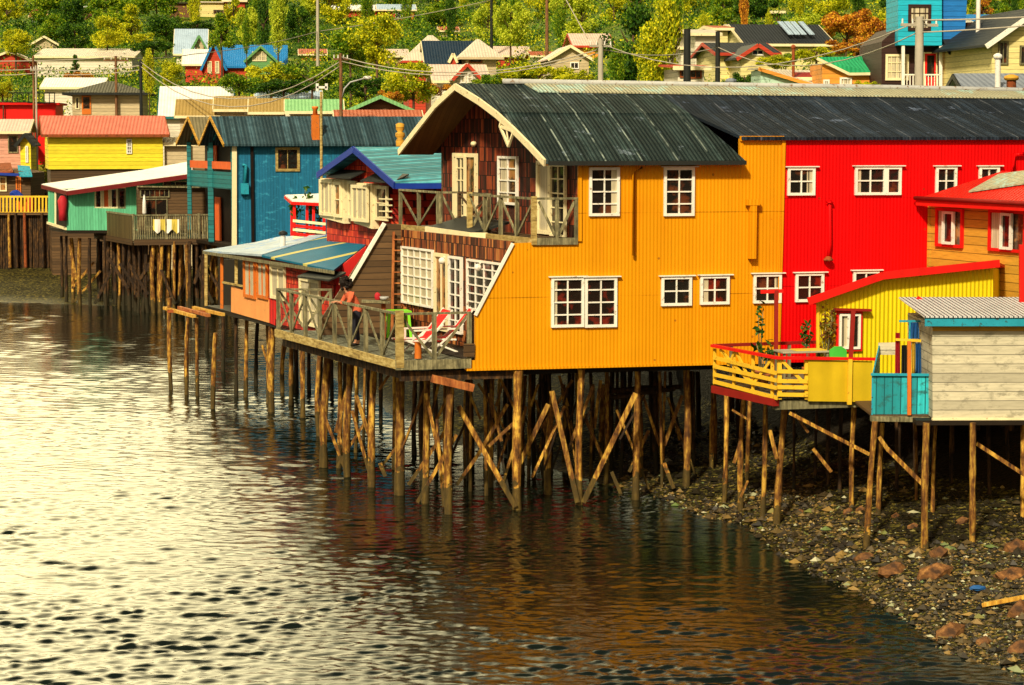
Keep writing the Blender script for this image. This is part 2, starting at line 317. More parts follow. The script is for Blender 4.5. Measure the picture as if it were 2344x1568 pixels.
# ---------------------------------------------------------------- terrain and water
SHX = [-90, -40, -26, -20, -14, -10, -6, -2, 1.4, 3.3, 4.0, 5.3, 5.7, 6.2, 7.1, 7.4, 8.0, 10, 14, 60]
SHY = [118, 116, 113, 111, 108, 96, 76, 62, 56, 53, 51.2, 48.2, 44.8, 42.7, 39.5, 37, 35.3, 31, 24, -20]
HL = ([0, 125, 140, 160, 200, 250, 320, 450, 600], [3.9, 4.6, 7.7, 9.5, 13.25, 19.3, 30, 46, 58])
HR = ([0, 70, 80, 92, 104, 120, 140, 160, 220, 320, 450, 600], [3.2, 4.2, 7.0, 9.4, 10.0, 10.8, 12.2, 15.4, 24, 36, 52, 64])
def ground_np(x, y):
    ys = np.interp(x, SHX, SHY); d = (y-ys); d = np.where(d < 0, d, d*np.where(x > 5, .82, .95))
    beach = np.interp(d, [-60, -8, 0, 5, 9, 14, 20, 30, 42, 60, 90], [-2.5, -.9, 0, .36, .62, 1.0, 2.4, 4.0, 7, 14, 80])
    left = (x < -8); bl = np.interp(d, [-60, -8, 0, 17, 19, 24, 40, 60, 90], [-2.5, -.7, 0, .9, 2.2, 4.0, 8, 16, 80]); beach = np.where(left, bl, beach)
    hl = np.interp(y, HL[0], HL[1]); hr = np.interp(y, HR[0], HR[1])
    t = np.clip((x/np.maximum(y, 1)-(-.03))/(.13), 0, 1); t = t*t*(3-2*t); hill = hl*(1-t)+hr*t
    return np.minimum(beach, hill) + .04*np.sin(x*1.7+y*.9)*np.cos(y*1.3-x*.6)*(d > -3)
def ground(x, y): return float(ground_np(np.array([x]), np.array([y]))[0])
def grid(name, xs, ys, zf, mat_, smooth_=True):
    X, Y = (np.meshgrid(xs, ys) if xs.ndim == 1 else (xs, ys)); Z = zf(X, Y); ny, nx = X.shape
    me = bpy.data.meshes.new(name); co = np.stack([X, Y, Z], -1).reshape(-1, 3).astype(np.float32)
    i = np.arange(nx*ny).reshape(ny, nx); q = np.stack([i[:-1, :-1], i[:-1, 1:], i[1:, 1:], i[1:, :-1]], -1).reshape(-1, 4)
    me.vertices.add(len(co)); me.vertices.foreach_set('co', co.ravel()); me.loops.add(q.size); me.loops.foreach_set('vertex_index', q.ravel().astype(np.int32))
    me.polygons.add(len(q)); me.polygons.foreach_set('loop_start', np.arange(0, q.size, 4, dtype=np.int32)); me.polygons.foreach_set('loop_total', np.full(len(q), 4, dtype=np.int32))
    me.polygons.foreach_set('use_smooth', [smooth_]*len(q)); me.materials.append(mat_); me.update(); me.validate()
    o = bpy.data.objects.new(name, me); C.objects.link(o); return o
t = NT('shore_and_hill'); g = t.n('NewGeometry'); sx = t.n('SeparateXYZ'); t.l(g.outputs['Position'], sx.inputs[0]); wp = g.outputs['Position']
n1 = t.noise(9, 5, vec=wp, rough=.7); n2 = t.noise(.25, 5, vec=wp); vo = t.n('TexVoronoi'); t.l(wp, vo.inputs['Vector']); vo.inputs['Scale'].default_value = 11
vc = t.n('SeparateColor'); t.l(vo.outputs['Color'], vc.inputs[0])
grav = t.ramp(t.math('MULTIPLY', vc.outputs[0], t.math('ADD', n1, .35)), [(.15, (.006, .005, .002)), (.5, (.03, .026, .006)), (.78, (.11, .09, .015)), (.93, (.32, .24, .05))])
mud_shade = t.ramp(n1, [(.35, (.004, .003, .0015)), (.65, (.016, .010, .004))])  # bank mud, darkened so its colour holds the shade under the houses
grass = t.ramp(t.math('ADD', t.math('MULTIPLY', n2, .7), t.math('MULTIPLY', t.noise(3, 4, vec=wp), .3)), [(.36, (.02, .06, .006)), (.5, (.07, .13, .012)), (.6, (.22, .22, .02)), (.7, (.35, .22, .05))])
z = t.math('ADD', sx.outputs[2], t.math('MULTIPLY', n2, .3))
c = t.mix(t.math('GREATER_THAN', z, 1.25), grav, mud_shade); c = t.mix(t.math('GREATER_THAN', z, 5.2), c, grass)
wet = t.ramp(sx.outputs[2], [(.0, .35), (.18, .85)])
M['ground'] = t.done(c, wet, t.bump(t.math('ADD', vo.outputs['Distance'], n1), .05, .9), Specular_IOR_Level=.12)
xs = np.unique(np.concatenate([np.linspace(-260, -40, 45), np.linspace(-40, 20, 241), np.linspace(20, 260, 50)]))
ys = np.unique(np.concatenate([np.linspace(-10, 30, 15), np.linspace(30, 70, 200), np.linspace(70, 180, 180), np.linspace(180, 600, 70)]))
gr = grid('ground', xs, ys, ground_np, M['ground']); gr['kind'] = 'structure'
# water: a sheet with real ripples
rs = np.random.RandomState(3)
WV = []
for i in range(100):
    lam = .15*(5.5 ** rs.rand()); a = rs.normal(0, .42)+math.pi/2; k = 2*math.pi/lam
    WV.append((k*math.cos(a), k*math.sin(a), rs.rand()*6.28, lam, (.046 if lam < .42 else .018)/k))
def wave(X, Y):
    Z = np.zeros_like(X); dy = np.abs(np.gradient(Y, axis=0))
    gust = .8+.3*np.sin(X*.21+Y*.13+1)*np.sin(Y*.11-X*.07)+.22*np.sin(X*.5-Y*.37)+.35*np.sin(X*1.1+1.7*np.sin(Y*.8))*np.sin(Y*2.3+1.3*np.sin(X*.7))
    for kx, ky, ph, lam, am in WV:
        wx = X+.35*np.sin(Y*.43+ph)+.22*np.sin(X*.61+Y*.17+2*ph); wy = Y+.3*np.sin(X*.37+ph*1.7)+.18*np.sin(Y*.53-X*.29+ph)
        Z += am*np.clip((lam/dy-2.2)/2, 0, 1)*np.sin(kx*wx+ky*wy+ph)
    calm = np.clip((X+5)/5, 0, 1)*np.clip((Y-40)/5, 0, 1)
    return Z*gust*(1-.3*calm)
s_ = np.concatenate([np.linspace(-3, -.6, 25), np.linspace(-.6, -.27, 60)[1:], np.linspace(-.27, .27, 520)[1:], np.linspace(.27, .6, 40)[1:], np.linspace(.6, 3, 20)[1:]])
yy = 22*np.exp(np.linspace(0, math.log(160/22), 1250))
S, YY = np.meshgrid(s_, yy)
t = NT('bay_water'); g = t.n('NewGeometry')
nn = t.noise(3.2, 4, vec=g.outputs['Position'], st=(.9, 3.2, 1), rough=.6)
M['water'] = t.done((.004, .007, .004), .02, t.bump(nn, .007, 1.0), IOR=1.38, Specular_IOR_Level=.6)
wtr = grid('water', S*YY, YY, wave, M['water']); wtr['kind'] = 'structure'
# ---------------------------------------------------------------- stilts
def pile(par, x0, y0, x1, y1, w, mat='pile', Y=None, z0=None, n=9, name='pile'):
    """a log from its top pixel to its foot; its foot's depth follows from where it meets water or beach"""
    if Y is None:
        Y = HC*FP/(y1-YH)
        for _ in range(25):
            p = atY(x1, y1, Y); gz = max(0, ground(p.x, p.y)); Y = .5*Y+.5*(HC-gz)*FP/(y1-YH)
    b = atY(x1, y1, Y); top = atY(x0, y0, Y); r = w/FP*Y/2
    d = (b-top).normalized(); b = b+d*.5; m = MB(); m.tube(top, b, r*.92, r*1.08, n, bend=random.uniform(-.9, .9)*r, rings=9, jit=.3)
    return m.build(name, M[mat], par)
def brace(par, x0, y0, x1, y1, Y, w, mat='pile', Y2=None, flat=True):
    a = atY(x0, y0, Y); b = atY(x1, y1, Y2 or Y); m = MB(); ww = w/FP*Y
    if flat: m.beam(a, b, ww*.6, ww, side=Vector((0, 1, 0)))
    else: m.tube(a, b, ww/2, ww/2.3, 7, bend=ww*.3, rings=4, jit=.12)
    return m.build('brace', M[mat], par)
# ---------------------------------------------------------------- the big orange and red house
C0 = Vector((atY(910, 826, 50).x, 50, 0)); W = Fac(C0, U)
Z_DECK = atY(910, 826, 50).z; Z_FLOOR = atY(910, 845, 50).z
NI = -W.n
H = thing('stilt_house', 'long house on stilts with orange and red corrugated walls and a dark curved roof', 'house', W.P(4, 3.4))
def wpoly(fac, pts, off=0): return [fac.px(x, y, off) for x, y in pts]
def Wp(x, y): return W.px(x, y)
m = MB(); m.prism(wpoly(W, [(1065, 847), (1065, 825), (1088, 825), (1088, 722), (1174, 557), (1327, 552), (1327, 372), (1694, 366), (1694, 316), (1793, 316), (1779, 830), (1632, 832)]), NI*.12)
m.build('orange_wall', M['orange'], H)
xr0, xr1 = 1794, 2600
m = MB(); m.prism(wpoly(W, [(1793.5, 316), (xr1, 322), (xr1, 822), (1779.5, 830)]), NI*.12); m.build('red_wall', M['red'], H)
# corner and edge trims
for a, b, wd, mt in (((1174, 557), (1088, 722), .07, 'white'), ((1794, 316), (1780, 830), .09, 'orange'), ((1327, 372), (1327, 552), .09, 'orange'), ((1694, 317), (1794, 317), .12, 'orange'), ((1068, 846), (1779, 829), .06, 'orange')):
    m = MB(); m.beam(W.px(*a, off=.02), W.px(*b, off=.02), wd, .06, side=U if a[0] != 1694 and a[0] != 1068 else ZV); m.build('trim', M[mt], H)
# unseen back and ends, floor
GW = Fac(W.px(1327, 400), G*-1)                     # upper front wall plane (faces left)
WL = 8.4; ZT = 8.3
def Gpt(t, z, k=0): q = W.p+U*0; return None
A1 = W.px(1327, 500); A2 = A1+G*WL                  # the upper front wall's two corners
LW0 = W.px(1172, 560); LW1 = LW0+G*7.0             # the lower front wall
end = W.px(xr1, 400)
m = MB(); m.prism([Vector((A2.x, A2.y, 3.4))-G*.1, Vector((A2.x, A2.y, ZT))-G*.1, Vector((A2.x, A2.y, ZT))+U*24-G*.1, Vector((A2.x, A2.y, 3.4))+U*24-G*.1], G*.1); m.build('back_wall', M['plank_dark'], H)
m = MB()
fl = [W.px(1066, 846), W.px(xr1, 846)]; fl = [Vector((p.x, p.y, Z_FLOOR+.0)) for p in fl]
P1 = W.P((fl[0]-W.p).dot(U), Z_FLOOR, -.14); P2 = W.P((fl[1]-W.p).dot(U), Z_FLOOR, -.14)
m.prism([P1, P2, P2+G*8.2, P1+G*8.2], ZV*.2); m.build('floor', M['under'], H)
for k in range(6):
    m = MB(); a = P1+G*(.5+k*1.5)-ZV*.14; m.beam(a, a+U*22, .16, .26, side=Vector((0, 1, 0))); m.build('floor_beam', M['under'], H)
# lower front wall
FL = Fac(LW0, -G)                                    # u points to the camera: local s runs from far to near
def box_wall(name, a, b, z0, z1, th, mat, par):
    e = (b-a).normalized(); nn = Vector((e.y, -e.x, 0)); m = MB(); a = Vector((a.x, a.y, z0)); b = Vector((b.x, b.y, z0))
    m.prism([a, b, b+ZV*(z1-z0), a+ZV*(z1-z0)], nn*th); return m.build(name, mat, par)
ZB = W.px(1222, 548).z                               # balcony floor
box_wall('lower_front_wall', LW0-G*.0+NI*.13, LW1, Z_DECK, ZB-.05, .1, M['shingle_warm'], H)
FL = Fac(LW0, -G); assert FL.n.dot(U) < 0
window(H, FL, 922, 563, 994, 706, 5, 6, 'white', 'curtain', fw=.05, rect=None)
window(H, FL, 1072, 592, 1150, 722, 4, 6, 'white', 'glass_red', fw=.05)
# door frame and open leaf
window(H, FL, 997, 578, 1028, 760, 2, 1, 'cream', 'glass_warm', fw=.09, name='door_leaf')
window(H, FL, 1030, 585, 1060, 766, 2, 6, 'white', 'glass_red', fw=.06, name='door_leaf')
for x, y in ((1012-0, 597), (1094, 612)):
    p = FL.px(x, y, .12); m = MB(); m.blob(p, (.09, .09, .09), 0, .01, 2); m.tube(p+ZV*.08-FL.n*.05, p+ZV*.14-FL.n*.12, .025); m.build('wall_lamp', M['white'], H)
# wing wall of dark boards with the slanted white edge (left of the terrace)
W2 = Fac(LW1, U)
m = MB(); m.prism(wpoly(W2, [(735, 731), (880, 511), (918, 514), (918, 776), (735, 776)]), -W2.n*.1); wing = m.build('wing_wall', M['plank_dark'], H)
m = MB(); m.beam(W2.px(880, 511, .03), W2.px(795, 655, .03), .09, .12, side=U); m.build('trim', M['white'], H)
# wooden ladder fixed on the wing wall
lad = thing('ladder', 'wooden ladder standing against the dark boarded wing wall of the terrace', 'ladder', W2.px(905, 770, .15))
for xs_ in (899, 934):
    x_ = xs_ if xs_ < 918 else 925
    m = MB(); m.beam(W2.px(901 if xs_ == 899 else 929, 530, .1), W2.px(897 if xs_ == 899 else 925, 768, .2), .06, .05, side=U); m.build('side_rail', M['plank_r'], lad)
for k in range(9):
    y_ = 548+k*25; m = MB(); m.beam(W2.px(900.5-k*.4, y_, .14), W2.px(928.5-k*.4, y_, .14), .05, .03, side=W2.n); m.build('rung', M['plank_r'], lad)
# upper front wall with gable
XR = 1240
R0 = Fac(W.px(XR, 400), -G)                        # plane of the roof's front edge
prof_px = [(1250, 368), (1214, 329), (1178, 293), (1140, 258), (1100, 228), (1045, 194), (1000, 236), (960, 287), (915, 345)]
prof = [R0.px(x, y) for x, y in prof_px]
UW = Fac(A1, -G)                                     # upper front wall
# gable outline: the roof profile moved back to the wall
back = U*((A1-W.px(XR, 400)).dot(U))
gp = [p+back-ZV*.10 for p in prof[1:-1]]
cL = Vector((A2.x, A2.y, 0)); cR = Vector((A1.x, A1.y, 0))+NI*.13
zl = gp[-1].z; zr = gp[0].z
m = MB(); pts = [Vector((cR.x, cR.y, ZB)), Vector((cR.x, cR.y, 8.25))]+[p for p in gp if (p-A1).dot(G) > .25 and (p-A1).dot(G) < WL-.1]+[Vector((cL.x, cL.y, zl-.15)), Vector((cL.x, cL.y, ZB-.1))]
m.prism(pts, U*.1); m.build('gable_wall', M['shingle'], H)
window(H, UW, 1040, 350, 1094, 503, 2, 1, 'cream', 'glass_warm', fw=.10, name='door_frame')
window(H, UW, 1050, 356, 1071, 498, 2, 5, 'cream', 'glass', fw=.06, off=.04, name='door_leaf')
window(H, UW, 1143, 357, 1187, 470, 2, 4, 'white', 'glass_warm', fw=.06, curtain=[(.1, .45)])
window(H, UW, 1232, 368, 1262, 537, 1, 1, 'cream', 'curtain', fw=.09, name='door_leaf')
window(H, UW, 1263, 376, 1297, 543, 2, 5, 'cream', 'glass', fw=.05, name='door_leaf')
p = UW.px(1084, 329, .1); m = MB(); m.blob(p, (.08, .08, .07), 0, .01, 2); m.build('wall_lamp', M['cream'], H)
# diamond ornament hanging under the verge
R1 = Fac(W.px(XR, 400)-U*.03, -G); m = MB()
dm = [(1163, 280), (1172, 308), (1189, 362), (1203, 330), (1208, 308)]
D_ = [R1.px(x-20, y-26) for x, y in [(1164, 300), (1168, 322), (1186, 364), (1203, 332), (1198, 322)]]
D_ = [R1.px(*q) for q in [(1144, 288), (1148, 290), (1164, 335), (1177, 309), (1176, 300)]]
for a, b in ((0, 2), (2, 4), (1, 4)): m.beam(D_[a], D_[b], .05, .07, side=U)
m.beam(R1.px(1150, 272), R1.px(1144, 290), .05, .07, side=U); m.beam(R1.px(1158, 285), R1.px(1164, 334), .03, .035, side=U); m.build('verge_ornament', M['cream'], H)
# roof
def roof_strip(name, prof_, L, mat, par, sag=0.0, s0=0.0, lift=0.0, th=.07):
    m = MB(); n = len(prof_)
    for i in range(n-1):
        a, b = prof_[i], prof_[i+1]
        def q(p, s, k): return p+U*s+ZV*(lift-k-sag*max(0, (p.z-8.3))*s/14)
        T = [q(a, s0, 0), q(a, L, 0), q(b, L, 0), q(b, s0, 0)]; B = [q(a, s0, th), q(a, L, th), q(b, L, th), q(b, s0, th)]
        m.add(T+B, [(0, 1, 2, 3), (7, 6, 5, 4), (0, 4, 5, 1), (2, 6, 7, 3), (1, 5, 6, 2), (0, 3, 7, 4)], 0)
    return m.build(name, mat, par)
Lx = (W.px(1705, 368)-W.px(1252, 368)).length
roof = roof_strip('roof', prof[0:2], Lx, M['roof_dark'], H); roof_strip('roof', prof[1:4], Lx+.0, M['roof_dark'], H)
Lf = 24
up = [prof[3]-(prof[4]-prof[3])*.06]+prof[4:6]
roof_strip('roof', up, Lx, M['roof_dark'], H, sag=.08, lift=.035)
wz = W.px(1700, 314).z
e0 = W.px(1710, 314, .10)-U*0; s_at = (e0-prof[3]).dot(U)
pl = prof[3]; 
lowR = [Vector((0, 0, 0))]
k0 = (W.p-pl); 
eave_p = R0.px(XR, 357); eave_p = Vector((eave_p.x, eave_p.y, wz)) - G*.12
roof_strip('roof', [eave_p, pl], Lf, M['roof_dark2'], H, s0=Lx+.004)
roof_strip('roof', up, Lf, M['roof_dark2'], H, sag=.08, lift=.034, s0=Lx+.004)
rc = [lerp(prof[4], prof[5], .42), prof[5]-ZV*.0]
roof_strip('roof', rc, Lf, M['roof_pale'], H, sag=.08, lift=.075, s0=1.75, th=.03)
roof_strip('roof', prof[5:9], Lf, M['roof_dark'], H, sag=.05)
m = MB(); a = prof[5]+ZV*.09; m.pathtube([a+U*1.2, a+U*12-ZV*.07*1.5, a+U*24-ZV*.28], .07, 8); m.build('ridge_cap', M['metal'], H)
for i in range(5): pass
m = MB()
for i in range(8): m.beam(prof[i]-U*.03-ZV*.05, prof[i+1]-U*.03-ZV*.05, .05, .17, side=U)
m.build('fascia', M['cream'], H)
m = MB()                                              # soffit boards under the overhang
for i in range(8):
    a, b = prof[i]-ZV*.09, prof[i+1]-ZV*.09; m.prism([a, b, b+back, a+back], -ZV*.02)
m.build('soffit', M['soffit'], H)
m = MB(); g0 = prof[0]-ZV*.06; m.beam(g0+U*.05-G*.05, g0+U*Lx-G*.05, .1, .1); m.build('gutter', M['dark'], H)
m = MB(); m.beam(prof[0]+U*.1-ZV*.1+G*.12, prof[0]+U*Lx-ZV*.1+G*.12, .2, .02); m.build('soffit', M['plank_dark'], H)
# windows of the long wall
for (a, b, c_, d, nc, nr, gl) in ((1348, 383, 1417, 494, 2, 4, 'glass'), (1519, 383, 1588, 494, 2, 4, 'glass'), (1261, 635, 1336, 748, 2, 4, 'glass_red'), (1338, 635, 1411, 748, 2, 4, 'glass_red'), (1513, 633, 1582, 699, 2, 2, 'glass'), (1602, 631, 1668, 696, 2, 2, 'glass_red'), (1724, 627, 1787, 693, 2, 2, 'glass'),
    (1820, 625, 1884, 690, 2, 2, 'glass_red'), (1802, 383, 1864, 447, 2, 2, 'glass'), (1956, 381, 2026, 446, 2, 2, 'glass'), (2027, 381, 2061, 446, 1, 2, 'glass'), (2141, 381, 2188, 447, 2, 2, 'glass'), (2240, 381, 2285, 447, 2, 2, 'glass'), (1952, 620, 2010, 690, 2, 2, 'glass')):
    window(H, W, a, b, c_, d, nc, nr, 'white', gl, fw=.065, lintel=(a > 1500 or b > 600), mw=.032, curtain={1348: [(.72, .95)], 1602: [(.08, .3)], 1956: [(.05, .22)], 1261: [(.06, .2)], 1802: [(.7, .95)], 1724: [(.75, .95)]}.get(a))
def wtube(pts, r, name, mat, off=.1):
    m = MB(); m.pathtube([W.px(x, y, off) for x, y in pts], r, 8); return m.build(name, M[mat], H)
wtube([(1470, 372), (1470, 385), (1451, 395), (1450, 585)], .035, 'downpipe', 'orange')
m = MB(); m.beam(W.px(1723, 460, .1), W.px(1721, 592, .1), .16, .16, side=U); m.beam(W.px(1708, 463, .12), W.px(1738, 463, .12), .14, .14, side=ZV); m.build('flue', M['orange'], H)
wtube([(1906, 462), (1893, 463), (1899, 470), (1900, 560), (1896, 588)], .045, 'flue', 'red')
m = MB(); p = W.px(1896, 590, .1); m.lathe(p, [(.03, .05), (.12, -.04), (.12, -.07)], 10); m.build('flue_cap', M['rust'], H)
wtube([(2344, 352), (2322, 353), (2322, 380), (2313, 400)], .04, 'flue', 'red')
for (a, b) in (((1515, 766), (1582, 765)), ((1548, 647), (1550, 647)),): pass
# ---------------------------------------------------------------- upper balcony
B = thing('balcony', 'timber balcony with V braced railing under the gable of the orange house', 'balcony', W.px(1222, 548))
b0 = W.px(1222, 547); b0.z = ZB; rz = .92
def bl(x): # point on the outer line above pixel column x
    f = Fac(W.px(1222, 547), -G); q = f.px(x, 520); return Vector((q.x, q.y, ZB))
m = MB(); wI = U*((A1-b0).dot(U)+.0)
p_ = [b0+NI*.03, bl(1075), bl(1075)+wI*.98, b0+wI*.98+NI*.03]; m.prism([q-ZV*.01 for q in p_], -ZV*.13)
m.build('floor', M['plank_dark'], B)
m = MB(); p_ = [bl(1008), bl(912), bl(912)+wI*.98, bl(1008)+wI*.98]; m.prism([q-ZV*.012 for q in p_], -ZV*.13); m.build('floor', M['plank_dark'], B)
m = MB(); p_ = [bl(1075)+wI*.45, bl(1008)+wI*.45, bl(1008)+wI*.98, bl(1075)+wI*.98]; m.prism([q-ZV*.014 for q in p_], -ZV*.12); m.build('floor', M['plank_dark'], B)
for a, b in ((b0, bl(1075)), (bl(1008), bl(912))):
    m = MB(); m.beam(a-U*.03-ZV*.05, b-U*.03-ZV*.05, .05, .16, side=U); m.build('edge_board', M['rail_end'], B)
m = MB(); m.beam(b0-NI*.03-ZV*.05, b0-NI*.03-ZV*.05+U*1.05, .05, .16, side=NI); m.build('edge_board', M['rail'], B)
railing(B, bl(1075), b0, rz, 4, 'V', 'rail'); railing(B, b0+U*.08, W.px(1327, 552)*1.0 if False else b0+U*1.02, rz, 2, 'V', 'rail', first=False)
railing(B, bl(1003), bl(917), rz, 2, 'V', 'rail'); railing(B, bl(1008)+wI*.45, bl(1075)+wI*.45, rz, 1, 'X', 'plank_dark'); railing(B, bl(1008), bl(1008)+wI*.45, rz, 1, 'V', 'rail', last=False); railing(B, bl(1075)+wI*.45, bl(1075), rz, 1, 'V', 'rail', last=False)
for q in (b0, bl(1075)): m = MB(); m.box(q+ZV*(rz/2-.02), U*.06, NI*.06, ZV*(rz/2+.1)); m.build('post', M['rail_end'], B)
# small canopy over the terrace door
cf = Fac(W.px(1222, 547)-U*.35, -G)
m = MB(); a, b = cf.px(1075, 534), cf.px(975, 520); m.prism([a, b, b+U*1.0+ZV*.28, a+U*1.0+ZV*.28], -ZV*.06); cano = m.build('canopy', M['dark'], B)
m = MB(); m.beam(a-ZV*.05, b-ZV*.05, .06, .14, side=U); m.beam(a-ZV*.05, a-ZV*.05+U*.35+G*(-.25), .06, .14, side=G); m.build('fascia', M['cream'], cano)
# ---------------------------------------------------------------- terrace deck on stilts
T = thing('terrace', 'weathered timber terrace on stilts in front of the orange house', 'terrace', Vector((C0.x, C0.y, Z_DECK)))
c0 = Vector((C0.x, C0.y, Z_DECK)); DL = 8.8; cl = c0+G*DL; cr = W.px(1087, 826, 0); cr.z = Z_DECK
wing0 = W2.px(795, 760); wing0.z = Z_DECK
m = MB(); base_r = Vector((LW0.x, LW0.y, Z_DECK))-ZV*0
P_ = [c0+NI*.06+U*.03, Vector((cr.x, cr.y, Z_DECK))+U*.0+NI*.13, Vector((LW0.x, LW0.y, Z_DECK))+NI*.13, Vector((LW1.x, LW1.y, Z_DECK)), wing0, wing0+G*1.3, cl+U*.03]
m.prism([q-ZV*.02 for q in P_], -ZV*.12); m.build('floor', M['deck'], T)
m = MB(); m.beam(c0-U*.03-ZV*.09, cl-U*.03-ZV*.09, .06, .2, side=U); m.build('edge_board', M['rail_end'], T)
m = MB(); m.beam(c0-NI*.03-ZV*.10-U*.05, cr-NI*.03-ZV*.10-U*.1, .06, .22, side=NI); m.build('edge_board', M['rail'], T)
m = MB(); m.beam(c0+U*.1-ZV*.38-NI*.0+NI*.2, cr+U*1.2-ZV*.38+NI*.2, .2, .22, side=NI); m.build('floor_beam', M['pile_dark'], T)
m = MB(); m.beam(c0+U*.25-ZV*.34+G*.2, cl+U*.25-ZV*.34, .2, .2, side=U); m.build('floor_beam', M['pile_dark'], T)
railing(T, c0+U*.05, cl+U*.05, 1.05, 8, 'V', 'rail', pw=.09); m = MB(); m.box(c0+U*.05+ZV*.5, U*.09, NI*.07, ZV*.66); m.build('post', M['rail_end'], T)
railing(T, c0+U*.05+NI*.06, cr-U*.12+NI*.06, 1.05, 2, 'V', 'rail', first=False, pw=.1)
railing(T, cl+U*.05, wing0+G*1.25, 1.05, 2, 'X', 'rail', first=False)
m = MB(); m.beam(atY(1388*.3345+597.4, 1000*.3345+466.8, 50.3), atY(1460*.3345+597.4, 1000*.3345+466.8, 50.4), .3, .04, side=ZV); m.build('toe_board', M['plank_dark'], T)
# stilts under terrace and house: x top, y top, x foot, y foot, width
PT = [(652, 775, 648, 900, 11), (667, 785, 667, 930, 12), (692, 795, 693, 960, 12), (623, 745, 622, 945, 16), (731, 812, 731, 1000, 11), (751, 815, 743, 1074, 19), (778, 822, 775, 1075, 11), (803, 830, 797, 1098, 17), (814, 835, 812, 1040, 9), (856, 840, 852, 1120, 17), (835, 835, 832, 1010, 7), (916, 850, 914, 1137, 23), (903, 850, 902, 1080, 10)]
for q in PT: pile(T, *q)
for q in [(978, 855, 973, 1157, 18), (968, 870, 970, 1050, 10), (1033, 868, 1029, 1184, 20), (1110, 868, 1113, 1140, 9), (1186, 848, 1184, 1172, 22), (1200, 860, 1198, 1090, 15), (1331, 845, 1327, 1162, 18), (1460, 842, 1455, 1148, 17), (1571, 838, 1569, 1118, 16),
    (1079, 870, 1077, 1130, 8), (1127, 860, 1125, 1120, 12), (1143, 860, 1142, 1060, 8), (1265, 900, 1258, 1138, 16), (1290, 880, 1288, 1060, 8), (1357, 880, 1352, 1095, 9), (1383, 880, 1380, 1060, 14), (1398, 860, 1392, 1040, 7), (1505, 870, 1502, 1075, 10), (1523, 850, 1520, 1100, 6), (1632, 880, 1631, 1060, 12)]:
    pile(H, *q)
rr = random.Random(5)
for k in range(34):                                   # the dim rows further in
    row = k//9; x = 960+ (k % 9)*92+rr.uniform(-25, 25); Yb = 55+row*2.2
    if x/1.0 > 2000: continue
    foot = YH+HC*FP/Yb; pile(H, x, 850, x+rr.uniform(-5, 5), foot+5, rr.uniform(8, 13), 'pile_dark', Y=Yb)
rr = random.Random(77)
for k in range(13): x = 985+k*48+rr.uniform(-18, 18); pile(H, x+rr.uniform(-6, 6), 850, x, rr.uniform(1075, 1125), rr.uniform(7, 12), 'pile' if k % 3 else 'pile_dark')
for k in range(24):
    x = rr.uniform(975, 1560); y = rr.uniform(870, 960); s_ = rr.choice((-1, 1)); Yq = rr.uniform(52, 56); brace(H, x, y, x+s_*rr.uniform(25, 75), y+rr.uniform(90, 190), Yq, rr.uniform(4.5, 8), rr.choice(('pile', 'pile', 'pile_dark')), Y2=Yq+rr.uniform(-1, 1), flat=rr.random() < .5)
for q in [(777, 1000, 798, 1092, 56, 7), (727, 912, 800, 1100, 55.5, 7), (800, 870, 768, 990, 56, 8), (815, 905, 850, 1010, 55, 9), (852, 940, 770, 1070, 55.5, 6), (806, 940, 850, 1060+40, 54.5, 7), (925, 1000, 868, 1075, 54.5, 6), (870, 1060, 882, 1090, 53.5, 9), (893, 855, 868, 892, 53, 6)]:
    brace(T, *q[:4], q[4], q[5])
for q in [(1028, 900, 1000, 960, 53, 7), (1020, 985, 935, 1110, 52.5, 9), (1004, 880, 985, 960, 53, 7), (975, 900, 1030, 1155, 51, 9), (1000, 960, 1015, 1160, 50.5, 7), (1045, 995, 955, 1150, 50.2, 9), (1050, 930, 1180, 1160, 50.6, 13), (1162, 925, 1095, 1040, 52, 9), (1095, 1040, 1045, 1110, 52, 9), (1120, 900, 1148, 1010, 52, 8), (1142, 860, 1190, 960, 52, 7), (1190, 955, 1118, 1022, 51, 8), (1205, 930, 1150, 1110, 52.5, 7), (1255, 925, 1190, 1060, 51.5, 12), (1263, 895, 1322, 1150, 51.2, 13), (1335, 1150, 1455, 900, 51.3, 13), (1310, 870, 1240, 980, 53, 7), (1280, 860, 1300, 930, 54, 7), (1375, 870, 1360, 980, 54, 8), (1332, 940, 1385, 1060, 53.5, 8), (1388, 880, 1375, 910, 54, 6), (1470, 900, 1510, 1020, 54, 7), (1562, 905, 1520, 1020, 53.5, 9), (1485, 985, 1440, 1080, 54, 8), (1400, 1080, 1425, 1140, 53, 9), (1520, 1060, 1542, 1118, 52.5, 10), (1125, 1060, 1180, 1165, 52, 6), (1065, 880, 1100, 960, 53, 6), (1232, 880, 1215, 930, 54, 6), (1150, 880, 1135, 930, 54, 6), (1000, 1000, 1030, 1100, 54, 6), (1165, 990, 1130, 1100, 52.8, 6)]:
    brace(H, *q[:4], q[4], q[5]*.9)
m = MB(); m.beam(atY(988, 866, 49.7), atY(1084, 888, 49.9), .1, .17, side=Vector((0, 1, 0))); m.build('loose_plank', M['plank_r'], T)
for a, b, Yq, wd in (((1390, 895), (1560, 885), 55, 14), ((1400, 910), (1545, 890), 54, 12), ((1385, 880), (1420, 905), 55, 10)):
    brace(H, *a, *b, Yq, wd, 'pile_dark', flat=False)
